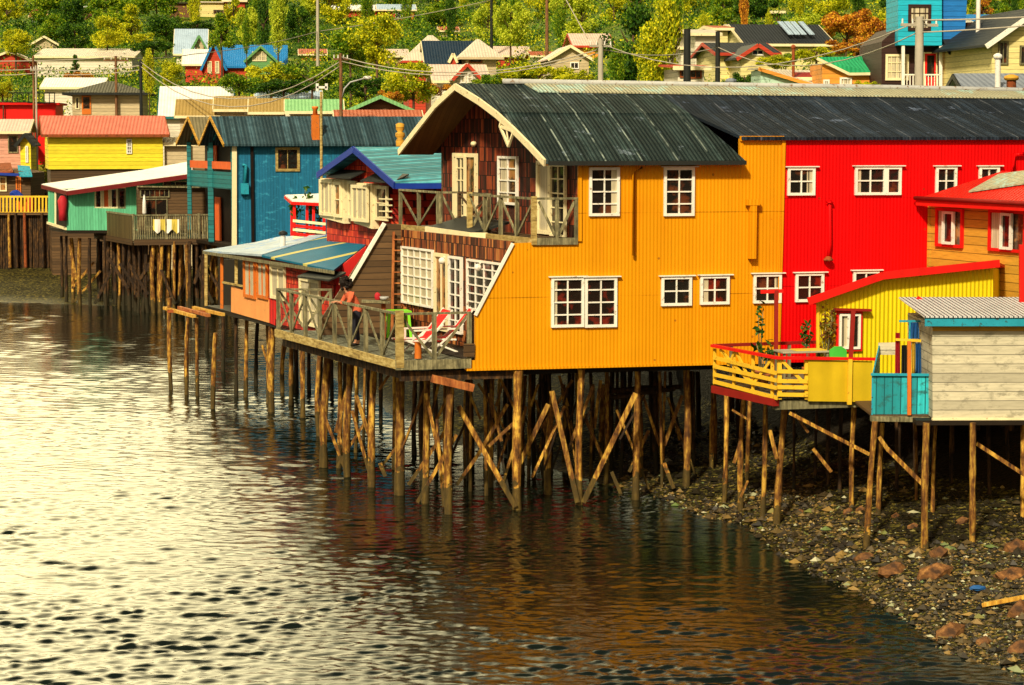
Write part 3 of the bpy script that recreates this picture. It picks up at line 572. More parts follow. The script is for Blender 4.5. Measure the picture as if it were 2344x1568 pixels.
# ---------------------------------------------------------------- right: yellow deck, yellow house, ochre house, turquoise balcony, grey shed
NPX = Vector((0, 1, 0))
M['yellow'] = corrug('yellow_corrugated_paint', (.80, .62, .01), U, .1, .010, .08, stain=.12)
M['yellow_board'] = boards('yellow_clapboard', (.80, .58, .01), (0, 0, 1), .2, .12)
M['yellow_trim'] = paint('yellow_trim_paint', (.82, .50, .03), .15, wear=.05, wcol=(.4, .2, .02))
M['yellow_sheet'] = corrug('ochre_yellow_panel', (.62, .42, .015), U, .45, .006, .2, stain=.2)
M['red_trim'] = paint('red_trim_paint', (.70, .012, .008), .15, .5)
M['red_dark'] = paint('dark_red_paint', (.26, .015, .01), .25)
M['ochre'] = boards('ochre_clapboard', (.55, .29, .03), (0, 0, 1), .2, .1, gap=.07, amp=.02)
M['roof_red'] = corrug('red_roofing', (.62, .018, .008), G, .12, .012, .15, stain=.25)
M['grey_board'] = boards('weathered_grey_boards', (.50, .46, .33), (0, 0, 1), .19, .2, gap=.06, wear=.25, wcol=(.26, .24, .17), saw=True)
M['roof_grey'] = corrug('bright_grey_corrugated', (.70, .70, .70), (1, .02, 0), .095, .035, .12, rough=.45)
M['turq'] = boards('turquoise_planks', (.02, .38, .45), (1, .02, 0), .17, .45, gap=.12, wear=.3, wcol=(.02, .10, .10), saw=False, amp=.03)
M['turq_trim'] = paint('turquoise_trim', (.02, .30, .42), .25, wear=.2, wcol=(.03, .08, .09))
M['leaf_dark'] = foliage('dark_green_leaves', (.01, .05, .006), (.03, .10, .01), (.09, .17, .02))
M['leaf_orange'] = foliage('orange_leaves', (.10, .03, .01), (.30, .13, .02), (.25, .28, .05))
M['green_paint'] = paint('green_paint', (.06, .45, .05), .1)
M['terracotta'] = paint('terracotta', (.38, .12, .04), .2)
M['blue_cloth'] = paint('blue_cloth', (.02, .10, .30), .3); M['red_cloth'] = paint('red_cloth', (.45, .02, .03), .3); M['yellow_cloth'] = paint('yellow_cloth', (.7, .5, .05), .2); M['orange_paint'] = paint('orange_post_paint', (.62, .16, .02), .25, wear=.1)
def fbeam(par, fac, a, b, w, h, mat, name, off=0, side=None):
    m = MB(); m.beam(fac.px(*a, off), fac.px(*b, off), w, h, side=side or fac.u); return m.build(name, M[mat], par)
def leaf_cluster(m, c, r, n, s, mi=0, rnd=random):
    for i in range(n):
        d = Vector((rnd.gauss(0, 1), rnd.gauss(0, 1), rnd.gauss(0, 1))); d = d.normalized()*(rnd.random()**.4)
        p = Vector(c)+Vector((d.x*r[0], d.y*r[1], d.z*r[2]))
        a = Vector((rnd.gauss(0, 1), rnd.gauss(0, 1), rnd.gauss(0, 1))).normalized(); b = a.cross(Vector((rnd.gauss(0, 1), rnd.gauss(0, 1), rnd.gauss(0, 1)))).normalized(); k = s*rnd.uniform(.6, 1.3)
        m.add([p-a*k, p+b*k*.55, p+a*k, p-b*k*.55], [(0, 1, 2, 3)], mi)
def plant(label, base, h, spread, leafmat, group=None, n=110, pot=True, leaf=.07, stems=5):
    t = thing('potted_plant' if pot else 'plant', label, 'plant', base, group); hp = .25 if pot else 0
    if pot: m = MB(); m.lathe(base, [(.09, 0), (.14, .2), (.155, .21), (.155, .25), (.12, .25)], 12); m.build('pot', M['terracotta'], t)
    m = MB(); l = MB()
    for i in range(stems):
        a = random.random()*6.28; tip = base+Vector((math.cos(a)*spread*.7, math.sin(a)*spread*.7, hp+(h-hp)*random.uniform(.6, 1)))
        mid = lerp(base+ZV*hp, tip, .5)+Vector((0, 0, (h-hp)*.12)); m.pathtube([base+ZV*hp*.8, mid, tip], [.014, .011, .006], 5)
        leaf_cluster(l, lerp(mid, tip, .6), (spread*.45, spread*.45, (h-hp)*.3), n//stems, leaf)
    m.build('stem', M['rail'], t); l.build('leaves', M[leafmat], t); return t
# yellow deck
KY = 46.7; K0 = atY(1777, 900, KY); KL = Fac(K0, -G); KR = Fac(K0, U); zf = K0.z
Kl = K0+G*2.7; Kr = KR.px(2012, 900); Kr.z = zf
D = thing('yellow_deck', 'small deck on stilts with yellow slatted railing and red top rail', 'deck', K0)
m = MB(); m.prism([K0+U*.05-ZV*.02, Kr-ZV*.02, Kr+NI*4-ZV*.02, Kl+U*3.0-ZV*.02+NI*1.5, Kl+U*.05-ZV*.02], -ZV*.1); m.build('floor', M['deck'], D)
rows = [((1633, 818), (1777, 854)), ((1633, 838), (1777, 871)), ((1633, 857), (1777, 888)), ((1633, 873), (1779, 911))]
for a, b in rows: fbeam(D, KL, a, b, .03, .085, 'yellow_trim', 'slat', .03, side=KL.n)
for y in (850, 872, 886, 903): fbeam(D, KR, (1779, y), (1849, y+1), .03, .085, 'yellow_trim', 'slat', .03, side=KR.n)
for a, b in (((1655, 805), (1668, 836)), ((1668, 836), (1682, 805)), ((1683, 800), (1722, 882)), ((1722, 882), (1764, 826)), ((1648, 800), (1720, 878))): fbeam(D, KL, a, b, .025, .07, 'yellow_trim', 'brace', .0, side=KL.n)
fbeam(D, KR, (1790, 826), (1846, 882), .025, .07, 'yellow_trim', 'brace', .0, side=KR.n)
for x in (1636, 1680, 1724, 1768): fbeam(D, KL, (x, 798+(x-1636)*.17), (x, 880+(x-1636)*.24), .07, .05, 'yellow_trim', 'post', -.03)
for x in (1784, 1846): fbeam(D, KR, (x, 822), (x, 914), .09, .06, 'yellow_trim', 'post', -.03)
m = MB(); m.prism([KR.px(1849, 823, .0), KR.px(1996, 827, .0), KR.px(1994, 920, .0), KR.px(1849, 918, .0)], KR.n*.03); m.build('panel', M['yellow_sheet'], D)
fbeam(D, KR, (1946, 822), (1944, 926), .09, .06, 'yellow_trim', 'post', .07)
fbeam(D, KL, (1631, 791), (1778, 819), .11, .06, 'red_trim', 'top_rail', .02, side=KL.n)
fbeam(D, KR, (1776, 819), (2012, 822), .11, .06, 'red_trim', 'top_rail', .02, side=KR.n)
kb = KL.px(1633, 791); kq = atY(1898, 782, kb.y+1.2); m = MB(); m.beam(kb, kq, .08, .07); m.build('top_rail', M['red_dark'], D)
for tt in (.15, .4, .65, .9): q = lerp(kb, kq, tt); m = MB(); m.box(q-ZV*.42, U*.035, NI*.03, ZV*.42); m.build('post', M['rail'], D)
m = MB(); m.beam(Kl-ZV*.2, K0-ZV*.2, .14, .16); m.build('floor_beam', M['red_dark'], D)
m = MB(); m.beam(K0-ZV*.27+NI*.15, Kr-ZV*.27+NI*.15, .18, .2); m.build('floor_beam', M['rail'], D)
for q in [(1635, 880, 1629, 1080, 12), (1663, 900, 1655, 1157, 12), (1704, 905, 1698, 1174, 13), (1716, 915, 1710, 1110, 10), (1752, 915, 1744, 1192, 12), (1797, 930, 1779, 1207, 16), (1818, 935, 1818, 1130, 7), (1926, 935, 1923, 1130, 9), (1955, 932, 1951, 1168, 12), (1870, 935, 1868, 1100, 7)]: pile(D, *q, mat='pile' if q[4] > 9 else 'pile_dark')
for q in [(1807, 945, 1990, 1040, 46.9, 8), (1861, 1027, 1903, 1080, 47.3, 8), (1676, 938, 1712, 960, 48, 5), (1762, 985, 1778, 1050, 47.5, 9), (1712, 1100, 1690, 1150, 47.8, 5), (1695, 1010, 1680, 1060, 48, 7), (1818, 945, 1850, 990, 47.5, 6)]: brace(D, *q)
# yellow house
YF = Fac(atY(1950, 800, 48.7), U); YH_ = thing('yellow_house', 'bright yellow house with a red bent verge beside the yellow deck', 'house', YF.px(1950, 880))
m = MB(); m.prism([YF.px(*p) for p in ((1874, 690), (2021, 634), (2273, 612), (2273, 900), (1874, 890))], Vector((1.1, 3.0, -.30))); m.build('wall', M['yellow'], YH_)
fy = [YF.px(*p, .25) for p in ((1850, 688), (2021, 629), (2288, 601))]
for a, b in ((0, 1), (1, 2)):
    q = Vector((1.1, 3.3, -.36)); m = MB(); m.prism([fy[a], fy[b], fy[b]+q, fy[a]+q], -ZV*.06); m.build('roof', M['roof_red'], YH_)
    m = MB(); m.beam(fy[a]-ZV*.02, fy[b]-ZV*.02, .04, .17, side=YF.n); m.build('fascia', M['red_trim'], YH_)
window(YH_, YF, 1913, 712, 1971, 803, 1, 1, 'red_trim', 'glass', fw=.05, off=.0); 
window(YH_, YF, 1919, 718, 1941, 798, 1, 1, 'white', 'curtain', fw=.05, off=.03, name='sash'); window(YH_, YF, 1943, 718, 1966, 798, 1, 1, 'white', 'glass', fw=.05, off=.03, name='sash')
fbeam(YH_, YF, (1911, 708), (1993, 710), .14, .05, 'red_dark', 'lintel', .1, side=YF.n)
m = MB(); m.prism([atY(2103, 700, 47), atY(2133, 705, 47), atY(2132, 812, 47), atY(2103, 806, 47)], NPX*.4); m.build('wall', M['yellow_board'], YH_)
fbeam(YH_, YF, (1872, 690), (1872, 885), .06, .05, 'yellow_trim', 'trim', .02); m = MB(); m.beam(atY(2096, 686, 46.9), atY(2116, 700, 46.9), .05, .2, side=NPX); m.build('fascia', M['red_trim'], YH_)
for q in [(1900, 900, 1897, 1120, 10), (2060, 900, 2058, 1110, 10), (2180, 960, 2178, 1120, 10)]: pile(YH_, *q, mat='pile_dark', Y=50)
m = MB(); q = YF.P(-.4, 3.0, -.1); m.prism([q, q+U*4.2, q+U*4.2+NI*3, q+NI*3], ZV*.16); m.build('floor', M['under'], YH_)
# red washing line post, flue
t = thing('washing_line_post', 'dark red wooden T shaped post rising beside the orange wall behind the yellow deck', 'post', atY(1776, 850, 49.2)); p = atY(1776, 850, 49.2)
m = MB(); m.beam(p, atY(1777, 664, 49.2), .09, .09); m.build('post', M['red_dark'], t); m = MB(); m.beam(atY(1741, 668, 49.2), atY(1793, 666, 49.2), .06, .08); m.build('crossbar', M['red_trim'], t)
t = thing('deck_pole', 'thin dark red pole leaning in front of the yellow house window', 'pole', KR.px(1946, 826)); m = MB(); m.beam(KR.px(1947, 826, -.06), KR.px(1953, 712, -.06), .09, .07); m.build('pole', M['red_dark'], t)
plant('slender plant with a tuft of green leaves beside the red T post', Vector((K0.x-.1, 49.0, zf)), 1.75, .16, 'leaf_dark', n=40, stems=2)
t = None
plant('dark spiky plant behind the yellow railing near its left end', Vector((atY(1748, 840, 48.2).x, 48.2, zf)), 1.0, .25, 'leaf_dark', n=60, leaf=.09)
p = atY(1884, 790, 49.0); plant('tall orange leaved plant against the yellow house corner', Vector((p.x, 48.45, zf)), 1.65, .2, 'leaf_orange', n=180, leaf=.06, stems=8)
p = atY(1862, 790, 49.2); plant('bushy green plant between the red wall and the orange leaved plant', Vector((p.x-.05, 49.6, zf)), 1.3, .18, 'leaf_dark', n=60, stems=3)
t = thing('garden_table', 'low table with a teal and yellow cloth behind the yellow railing', 'table', Vector((atY(1835, 810, 48).x, 48, zf)))
q = Vector((atY(1835, 810, 48).x, 48, zf)); m = MB(); m.box(q+ZV*.78, U*.55, NI*.3, ZV*.02); m.build('tabletop', M['grey_board'], t)
for i in (-1, 1):
    for j in (-1, 1): m = MB(); m.box(q+U*.5*i+NI*.25*j+ZV*.38, U*.025, NI*.025, ZV*.38); m.build('leg', M['rail'], t)
m = MB(); m.box(q+U*.15+ZV*.81, U*.36, NI*.2, ZV*.008); o = tag(m.build('table_cloth', M['yellow_cloth']), 'yellow cloth lying on the table behind the yellow railing', 'cloth')
q = Vector((atY(1928, 812, 47.6).x, 47.6, zf)); t = thing('garden_chair', 'green chair back showing above the yellow panel below the window', 'chair', q)
m = MB(); m.box(q+ZV*.42, U*.2, NI*.2, ZV*.02); m.build('seat', M['green_paint'], t); m = MB(); m.prism([q+U*-.2+ZV*.42+NI*.2, q+U*.2+ZV*.42+NI*.2, q+U*.2+ZV*.82+NI*.24, q+U*.08+ZV*.9+NI*.24, q-U*.08+ZV*.9+NI*.24, q-U*.2+ZV*.82+NI*.24], NI*.03); m.build('backrest', M['green_paint'], t)
for i in (-1, 1):
    for j in (-1, 1): m = MB(); m.box(q+U*.17*i+NI*.17*j+ZV*.2, U*.02, NI*.02, ZV*.2); m.build('leg', M['green_paint'], t)
# ochre house
OF = Fac(W.px(2126, 500), -G); OH = thing('ochre_house', 'ochre clapboard house with a red hipped roof at the right edge', 'house', OF.px(2240, 640))
sA, zA_ = OF.sz(2126, 462); sB, zB_ = OF.sz(2450, 490); m = MB(); m.prism([OF.P(sA, zA_), OF.P(sB, zB_), OF.P(sB, 3.2), OF.P(sA, 3.2)], U*6); m.build('wall', M['ochre'], OH)
e0, e1 = OF.px(2098, 455, .4), OF.px(2600, 512, .4); r0_ = atY(2290, 393, 51.9); r1_ = r0_-G*6; r1_.z = r0_.z
e1 = e0-G*((sB-sA)+.5); r1_ = r0_-G*(sB-sA-.3)
m = MB(); m.prism([e0, e1, Vector((r1_.x, r1_.y, r0_.z)), r0_], -ZV*.08); m.build('roof', M['roof_red'], OH)
m = MB(); m.prism([r0_, r1_, r1_+U*4, r0_+U*4], -ZV*.08); m.build('roof', M['roof_red'], OH)
m = MB(); m.beam(e0-ZV*.06, e1-ZV*.06, .05, .2, side=OF.n); m.build('fascia', M['red_trim'], OH)
m = MB(); m.pathtube([e0+ZV*.02+OF.n*.05, e1+OF.n*.05+ZV*.02], .05, 8); m.build('gutter', M['red_dark'], OH)
a, b, c_, d = [r0_-G*x+OF.n*y for x, y in ((-.0, .9), (1.6, .5), (1.6, -.1), (.2, .2))]
zs = lambda p: p+ZV*(.03-((p-r0_).dot(OF.n))*(r0_.z-e0.z)/max(.1, (e0-r0_).dot(OF.n)))
m = MB(); m.prism([zs(q) for q in (a, b, c_, d)], ZV*.04); m.build('skylight', M['roof_pale'], OH)
for x0, x1, y0, y1 in ((2146, 2206, 475, 568), (2267, 2350, 479, 580)):
    window(OH, OF, x0, y0, x1, y1, 1, 1, 'red_trim', 'glass_warm', fw=.07, off=0); xm = (x0+x1)/2
    window(OH, OF, xm-11, y0+8, xm+13, y1-8, 1, 1, 'white', 'glass_red', fw=.06, off=.05, name='sash')
    s0, z1_ = OF.sz(x0+5, y0+7); s1, z0_ = OF.sz(xm-12, y1-9); m = MB(); m.box(OF.P((s0+s1)/2, (z0_+z1_)/2, .02), OF.u*((s1-s0)/2), OF.n*.004, ZV*((z1_-z0_)/2)); m.build('curtain', M['curtain'], OH)
fbeam(OH, OF, (2126, 464), (2126, 640), .1, .04, 'ochre', 'trim', .01)
m = MB(); m.beam(atY(2340, 560, 46.5), atY(2340, 700, 46.5), .12, .12); m.build('porch_post', M['red_trim'], OH)
m = MB(); q = OF.P(.5, 3.0, -.2); m.prism([q, q+OF.u*5, q+OF.u*5+U*5, q+U*5], ZV*.16); m.build('floor', M['under'], OH)
for k in range(6):
    q_ = OF.P(lerp(sA+.3, sB-.2, k/5), 3.2, -.15); m = MB(); m.tube(q_, Vector((q_.x, q_.y, ground(q_.x, q_.y)-.4)), .09, .11, 8, rings=5, jit=.2); m.build('pile', M['pile_dark'], OH)
for q in [(2240, 900, 2238, 1130, 10), (2300, 900, 2299, 1120, 11), (2180, 900, 2178, 1100, 10)]: pile(OH, *q, mat='pile_dark', Y=51)
# grey plank shed
SF = Fac(atY(2240, 960, 44.5), (1, .02)); SH = thing('plank_shed', 'weathered grey plank shed with a corrugated roof at the right edge', 'shed', SF.px(2240, 960))
m = MB(); m.prism([SF.px(*p) for p in ((2134, 742), (2480, 742), (2480, 957), (2135, 957))], NPX*2.8); m.build('wall', M['grey_board'], SH)
m = MB(); m.beam(SF.px(2133, 962, .04), SF.px(2480, 962, .04), .1, .09, side=SF.n); m.build('base_board', M['cream'], SH)
ra, rb = SF.px(2116, 724, .25), SF.px(2500, 724, .25); bk = atY(2116, 680, 47.2); dv = Vector((0, bk.y-ra.y, bk.z-ra.z))
m = MB(); m.prism([ra, rb, rb+dv, ra+dv], -ZV*.03); m.build('roof', M['roof_grey'], SH)
m = MB(); m.beam(SF.px(2117, 736, .2), SF.px(2490, 736, .2), .04, .19, side=SF.n); m.build('fascia', M['turq_trim'], SH)
m = MB(); m.beam(SF.px(2135, 752, .01), SF.px(2490, 752, .01), .03, .1, side=SF.n); m.build('trim', M['ochre'], SH)
m = MB(); q = SF.P(-1.3, 2.85, .1); m.prism([q, q+SF.u*4.5, q+SF.u*4.5+NPX*2.8, q+NPX*2.8], ZV*.1); m.build('floor', M['under'], SH)
for q in [(2121, 968, 2118, 1268, 18), (2142, 970, 2137, 1180, 9), (2227, 968, 2226, 1250, 15), (2342, 968, 2341, 1190, 13), (2095, 968, 2095, 1150, 8)]: pile(SH, *q, mat='pile')
for k in range(10): pile(SH, 2010+k*42, 965, 2012+k*42, YH+FP*HC/47+0, 9, 'pile_dark', Y=47+(k % 3)*1.4)
for q in [(2031, 1027, 2114, 1110, 44, 10), (2012, 1000, 2034, 1032, 44, 9), (2235, 1015, 2350, 1090, 44, 9)]: brace(SH, *q)
# turquoise balcony
TF = Fac(atY(2060, 950, 44.9), (1, .02)); TB = thing('turquoise_balcony', 'small balcony with a turquoise plank fence left of the grey shed', 'balcony', TF.px(2060, 955))
m = MB(); m.prism([TF.px(*p) for p in ((1996, 858), (2133, 858), (2133, 953), (1995, 950))], NPX*.03); m.build('fence', M['turq'], TB)
m = MB(); a = TF.px(1996, 858); b = atY(2012, 786, 47.6); zb = TF.px(1995, 950).z; m.prism([a, b, Vector((b.x, b.y, zb)), Vector((a.x, a.y, zb))], Vector((.03, 0, 0))); m.build('fence', M['turq_trim'], TB)
m = MB(); m.beam(TF.px(1994, 857, .02), TF.px(2134, 858, .02), .06, .05); m.build('top_rail', M['turq_trim'], TB)
m = MB(); m.beam(TF.px(1993, 958, .02), TF.px(2134, 960, .02), .15, .1); m.build('floor_beam', M['rail'], TB)
m = MB(); q = TF.px(1996, 948); m.prism([q, TF.px(2133, 948), TF.px(2133, 948)+NPX*2.6, q+NPX*2.6], -ZV*.06); m.build('floor', M['plank_dark'], TB)
m = MB(); m.beam(TF.px(2081, 781, .05), TF.px(2081, 950, .05), .075, .06, side=TF.u); m.build('post', M['orange_paint'], TB)
m = MB(); m.prism([atY(2011, 785, 47.4), atY(2053, 784, 47.4), atY(2053, 812, 47.4), atY(2011, 812, 47.4)], NPX*.04); m.build('board', M['grey_board'], TB)
for q in [(2003, 965, 1984, 1262, 15), (2020, 968, 2012, 1185, 12), (2008, 968, 1998, 1100, 9)]: pile(TB, *q)
rk = thing('drying_rack', 'turquoise T shaped rack hung with cloths above the turquoise fence', 'rack', atY(2083, 850, 45.8)); m = MB(); m.beam(atY(2058, 735, 45.8), atY(2108, 735, 45.8), .04, .04); m.build('crossbar', M['turq_trim'], rk)
m = MB(); m.beam(atY(2084, 735, 45.8), atY(2083, 935, 45.8), .06, .05); m.build('post', M['turq_trim'], rk); m = MB(); m.beam(atY(2050, 777, 45.6), atY(2108, 780, 45.6), .05, .05); m.build('crossbar', M['yellow_trim'], rk)
for x0, x1, y0, y1, mt, lb in ((2050, 2060, 762, 860, 'red_cloth', 'dark red cloth hanging leftmost on the rack above the turquoise fence'), (2064, 2076, 790, 862, 'dark', 'black cloth hanging left of the orange post above the turquoise fence'), (2087, 2095, 782, 860, 'yellow_cloth', 'narrow yellow cloth hanging right of the orange post'), (2096, 2108, 786, 862, 'blue_cloth', 'blue cloth hanging rightmost on the rack beside the grey shed'), (2085, 2103, 738, 775, 'blue_cloth', 'short blue cloth hanging from the top bar of the turquoise rack')):
    m = MB(); n_ = 7
    pts = [atY(lerp(x0, x1, i/n_), y0, 45.62+.03*math.sin(i*2.1)) for i in range(n_+1)]; pb = [atY(lerp(x0-1, x1+1, i/n_), y1, 45.62+.06*math.sin(i*2.1+.5)) for i in range(n_+1)]
    for i in range(n_): m.prism([pts[i], pts[i+1], pb[i+1], pb[i]], NPX*.02)
    tag(m.build('hanging_cloth', M[mt]), lb, 'cloth', 'cloths on the rack')
# ---------------------------------------------------------------- left: red house, orange cabin, blue house, green cabin, decks
M['roof_blue'] = corrug('teal_blue_roofing', (.035, .17, .20), G, .14, .012, .2, joint=.9, jcol=(.12, .3, .3), rough=.5)
M['blue_trim'] = paint('deep_blue_trim', (.012, .04, .30), .2, .5)
M['red_shingle'] = shingles('painted_red_shingles', [(.16, .012, .008), (.38, .02, .012), (.55, .035, .015), (.65, .10, .03)], G, .12, .2)
M['red_wall'] = boards('red_wall_boards', (.62, .015, .012), G, .14, .2, gap=.06, saw=False)
M['salmon'] = paint('salmon_render', (.80, .33, .10), .12, .7, .05, (.5, .2, .08))
M['stripe_roof'] = NT('blue_roof_with_yellow_stripes')
t = M['stripe_roof']; q = t.math('FRACT', t.math('DIVIDE', t.math('ADD', t.dot(G), 1.6), 3.0)); c = t.mix(t.noise(2, 4), (.002, .085, .16), (.004, .14, .25)); c = t.mix(t.math('LESS_THAN', q, .13), c, (.50, .44, .12))
M['stripe_roof'] = t.done(c, .55, t.bump(t.math('SINE', t.math('MULTIPLY', t.dot(G), 60.0)), .008, .8), Specular_IOR_Level=.05)
M['roof_light'] = corrug('pale_blue_roofing', (.42, .52, .60), G, .15, .01, .25, patches=((.16, .32, .60), .8, .52), rough=.5)
M['blue_wall'] = boards('blue_painted_boards', (.008, .14, .27), U, .13, .12, gap=.05, saw=False, wear=.18, wcol=(.03, .26, .42), amp=.008)
M['teal'] = boards('teal_boards', (.012, .15, .16), (0, 0, 1), .2, .25, amp=.015)
M['roof_slate'] = corrug('dark_slate_blue_roofing', (.022, .045, .055), U, .16, .012, .3, joint=1.0, jcol=(.06, .1, .11), rough=.6)
M['roof_tan'] = corrug('tan_grey_roofing', (.20, .17, .09), U, .16, .012, .3)
M['mint'] = boards('mint_green_boards', (.12, .50, .28), U, .14, .12, gap=.05, saw=False)
M['roof_white'] = paint('whitish_metal_roofing', (.74, .72, .66), .12, .5, .1, (.5, .4, .3))
M['dark_red'] = paint('dark_red_fascia', (.14, .01, .01), .25)
M['brown_fence'] = boards('brown_slat_fence', (.11, .075, .025), G, .11, .4, gap=.2, saw=False, amp=.02)
M['orange_panel'] = paint('orange_panel', (.70, .13, .03), .2)
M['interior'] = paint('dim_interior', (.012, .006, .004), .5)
M['pole_brown'] = wood('utility_pole_wood', (.08, .035, .015), (.18, .08, .03), (.32, .17, .07), 2)
M['pole_grey'] = paint('concrete_pole', (.42, .38, .30), .15, .8)
# --- red house with the teal-blue roof
RF = Fac(atY(905, 500, 64), -G); RH = thing('red_house', 'red shingled house with a teal blue roof and cream bay windows', 'house', RF.px(830, 560))
pv = [RF.px(*q, .5) for q in ((905, 418), (811, 336), (728, 396))]
eR, ap, eL = pv
m = MB(); wl = [RF.px(*q) for q in ((893, 410), (812, 350), (748, 398), (748, 580), (893, 580))]; m.prism(wl, U*7); m.build('wall', M['red_shingle'], RH)
for a, b in ((eR, ap), (ap, eL)):
    m = MB(); m.prism([a, a+U*9, b+U*9, b], -ZV*.08); m.build('roof', M['roof_blue'], RH)
    m = MB(); m.beam(a-ZV*.08-U*.03, b-ZV*.08-U*.03, .05, .2, side=U); m.build('fascia', M['blue_trim'], RH)
m = MB(); m.beam(eR-ZV*.1, eR-ZV*.1+U*9, .06, .16, side=G); m.build('fascia', M['blue_trim'], RH)
sw = Fac(wl[4], U); m = MB(); m.prism([sw.P(0, 3.2), sw.P(7, 3.2), sw.P(7, 7.1), sw.P(0, 7.1)], NI*.1); m.build('side_wall', M['red_wall'], RH)
for x0, x1, y0, y1, gl, nc, of in ((751, 782, 410, 495, 'curtain', 3, .25), (784, 801, 415, 498, 'glass_warm', 1, .25), (805, 825, 413, 501, 'curtain', 2, .1), (828, 866, 422, 509, 'curtain', 3, .3), (868, 897, 424, 506, 'glass_red', 1, .1)):
    window(RH, RF, x0, y0, x1, y1, nc, 2 if nc < 3 else 1, 'cream', gl, fw=.1, off=of, name='bay_window' if of > .2 else 'window')
m = MB()
for x0, x1, y0, y1 in ((749, 803, 406, 498), (826, 868, 417, 511)): pass
for x0, x1, yt, yb in ((749, 803, 408, 499), (826, 868, 418, 512)):
    a = RF.px(x0, yt, .0); b = RF.px(x1, yt, .0); z0_ = RF.px(x0, yb, .25).z; z1_ = a.z
    m.prism([Vector((a.x, a.y, z0_)), Vector((b.x, b.y, z0_-.12)), Vector((b.x, b.y, z1_)), a], RF.n*.24)
m.build('bay', M['cream'], RH)
for x0, x1, y in ((824, 899, 413), (746, 802, 404)):
    a, b = RF.px(x0, y, .5), RF.px(x1, y+3, .5); m = MB(); m.prism([a, b, b-RF.n*.5+ZV*.22, a-RF.n*.5+ZV*.22], -ZV*.04); m.build('hood', M['dark'], RH)
for y in (452, 466, 480, 494): fbeam(RH, RF, (868, y+3), (897, y+4), .03, .04, 'cream', 'slat', .16, side=RF.n)
q = RF.P(0, 3.0, 0); m = MB(); q = RF.px(748, 575, .2); m.prism([Vector((q.x, q.y, 3.1)), Vector((q.x, q.y, 3.1))-G*7.5, Vector((q.x, q.y, 3.1))-G*7.5+U*8, Vector((q.x, q.y, 3.1))+U*8], ZV*.15); m.build('floor', M['under'], RH)
for k in range(5): pile(RH, 760+k*28, 740, 760+k*28, YH+HC*FP/(72-k*1.5)-20, 9, 'pile_dark', Y=72-k*1.5)
# small vent on the roof ridge behind
t = thing('chimney_pot', 'pale stacked chimney pot just left of the big gable roof', 'chimney', atY(916, 335, 72)); m = MB(); m.lathe(atY(916, 340, 72), [(.14, 0), (.14, .28), (.09, .32), (.16, .4), (.16, .5), (.08, .55), (.14, .62), (.14, .8), (.05, .84)], 12); m.build('pot', M['ochre'], t)
m = MB(); q = atY(916, 340, 72); m.box(q-ZV*.9, U*.2, NI*.2, ZV*.9); m.build('stack', M['cream'], t)
# --- red porch with white roof
PF = Fac(RF.px(752, 500)+U*.3, -G); py = 74
PP = thing('red_porch', 'red open porch with flat white roof and slatted rail before the blue wall', 'porch', atY(700, 540, py))
a, b, c_, d = atY(652, 446, py+2), atY(668, 458, py-.6), atY(752, 462, py-1.5), atY(752, 442, py+2)
m = MB(); m.prism([a, b, c_, d], -ZV*.05); m.build('roof', M['roof_white'], PP); m = MB(); m.beam(a-ZV*.08, b-ZV*.1, .05, .1); m.beam(b-ZV*.1, c_-ZV*.1, .05, .1); m.build('fascia', M['red_trim'], PP)
for x, y0, y1, Yq in ((674, 462, 548, py-.5), (703, 462, 548, py-.7), (718, 464, 550, py-.9), (742, 464, 552, py-1.2), (668, 462, 540, py+1)):
    m = MB(); m.beam(atY(x, y0, Yq), atY(x, y1, Yq), .09, .09); m.build('post', M['red_trim'], PP)
for y, mt in ((505, 'cream'), (516, 'red_trim'), (525, 'cream'), (535, 'red_trim'), (543, 'cream')): m = MB(); m.beam(atY(671, y, py-.55), atY(746, y+8, py-1.3), .03, .09, side=NPX); m.build('slat', M[mt], PP)
m = MB(); m.prism([atY(660, 545, py+1.5), atY(672, 550, py-.4), atY(752, 560, py-1.3), atY(752, 548, py+2)], -ZV*.1); m.build('floor', M['under'], PP)
for x, hh in ((684, .9), (712, 1.25), (730, .8)): plant(['leafy plant on the red porch leftmost', 'tall leafy plant in the middle of the red porch', 'short plant on the red porch beside the cream bay'][(684, 712, 730).index(x)], Vector((atY(x, 530, py).x, py, atY(x, 548, py).z)), hh+.5, .3, 'leaf_dark', group='plants on the red porch', n=80, leaf=.09)
for k in range(3): pile(PP, 680+k*28, 550, 680+k*28, YH+HC*FP/py, 9, 'pile_dark', Y=py)
# --- orange cabin with striped roof
OY = 63.0; CF = Fac(atY(764, 617, OY), -G); OC = thing('orange_cabin', 'salmon and red cabin on stilts with a blue roof striped yellow', 'cabin', CF.px(690, 760))
eo = CF.px(764, 618, .35); el = CF.px(599, 584, .35); rr0 = atY(841, 557, 66.5); rr1 = atY(754, 538, 71.5)
m = MB(); m.prism([eo, rr0, rr1, el], -ZV*.06); m.build('roof', M['stripe_roof'], OC)
l0 = CF.px(465, 573, .35); m = MB(); m.prism([el+ZV*.02, rr1+ZV*.02, atY(640, 541, 75.5), atY(585, 554, 77), l0], -ZV*.06); m.build('roof', M['roof_light'], OC)
m = MB(); m.beam(rr0+ZV*.05, rr1+ZV*.05, .12, .1); m.build('flashing', M['turq_trim'], OC)
m = MB(); m.beam(eo-ZV*.07, l0-ZV*.07, .04, .1, side=CF.n); m.build('fascia', M['rail'], OC)
zc = CF.px(640, 742).z
def cw(name, x0, x1, yt0, yt1, yb0, yb1, mat, off=0): m = MB(); m.prism([CF.px(x0, yt0, off), CF.px(x1, yt1, off), CF.px(x1, yb1, off), CF.px(x0, yb0, off)], -CF.n*.08); return m.build(name, M[mat], OC)
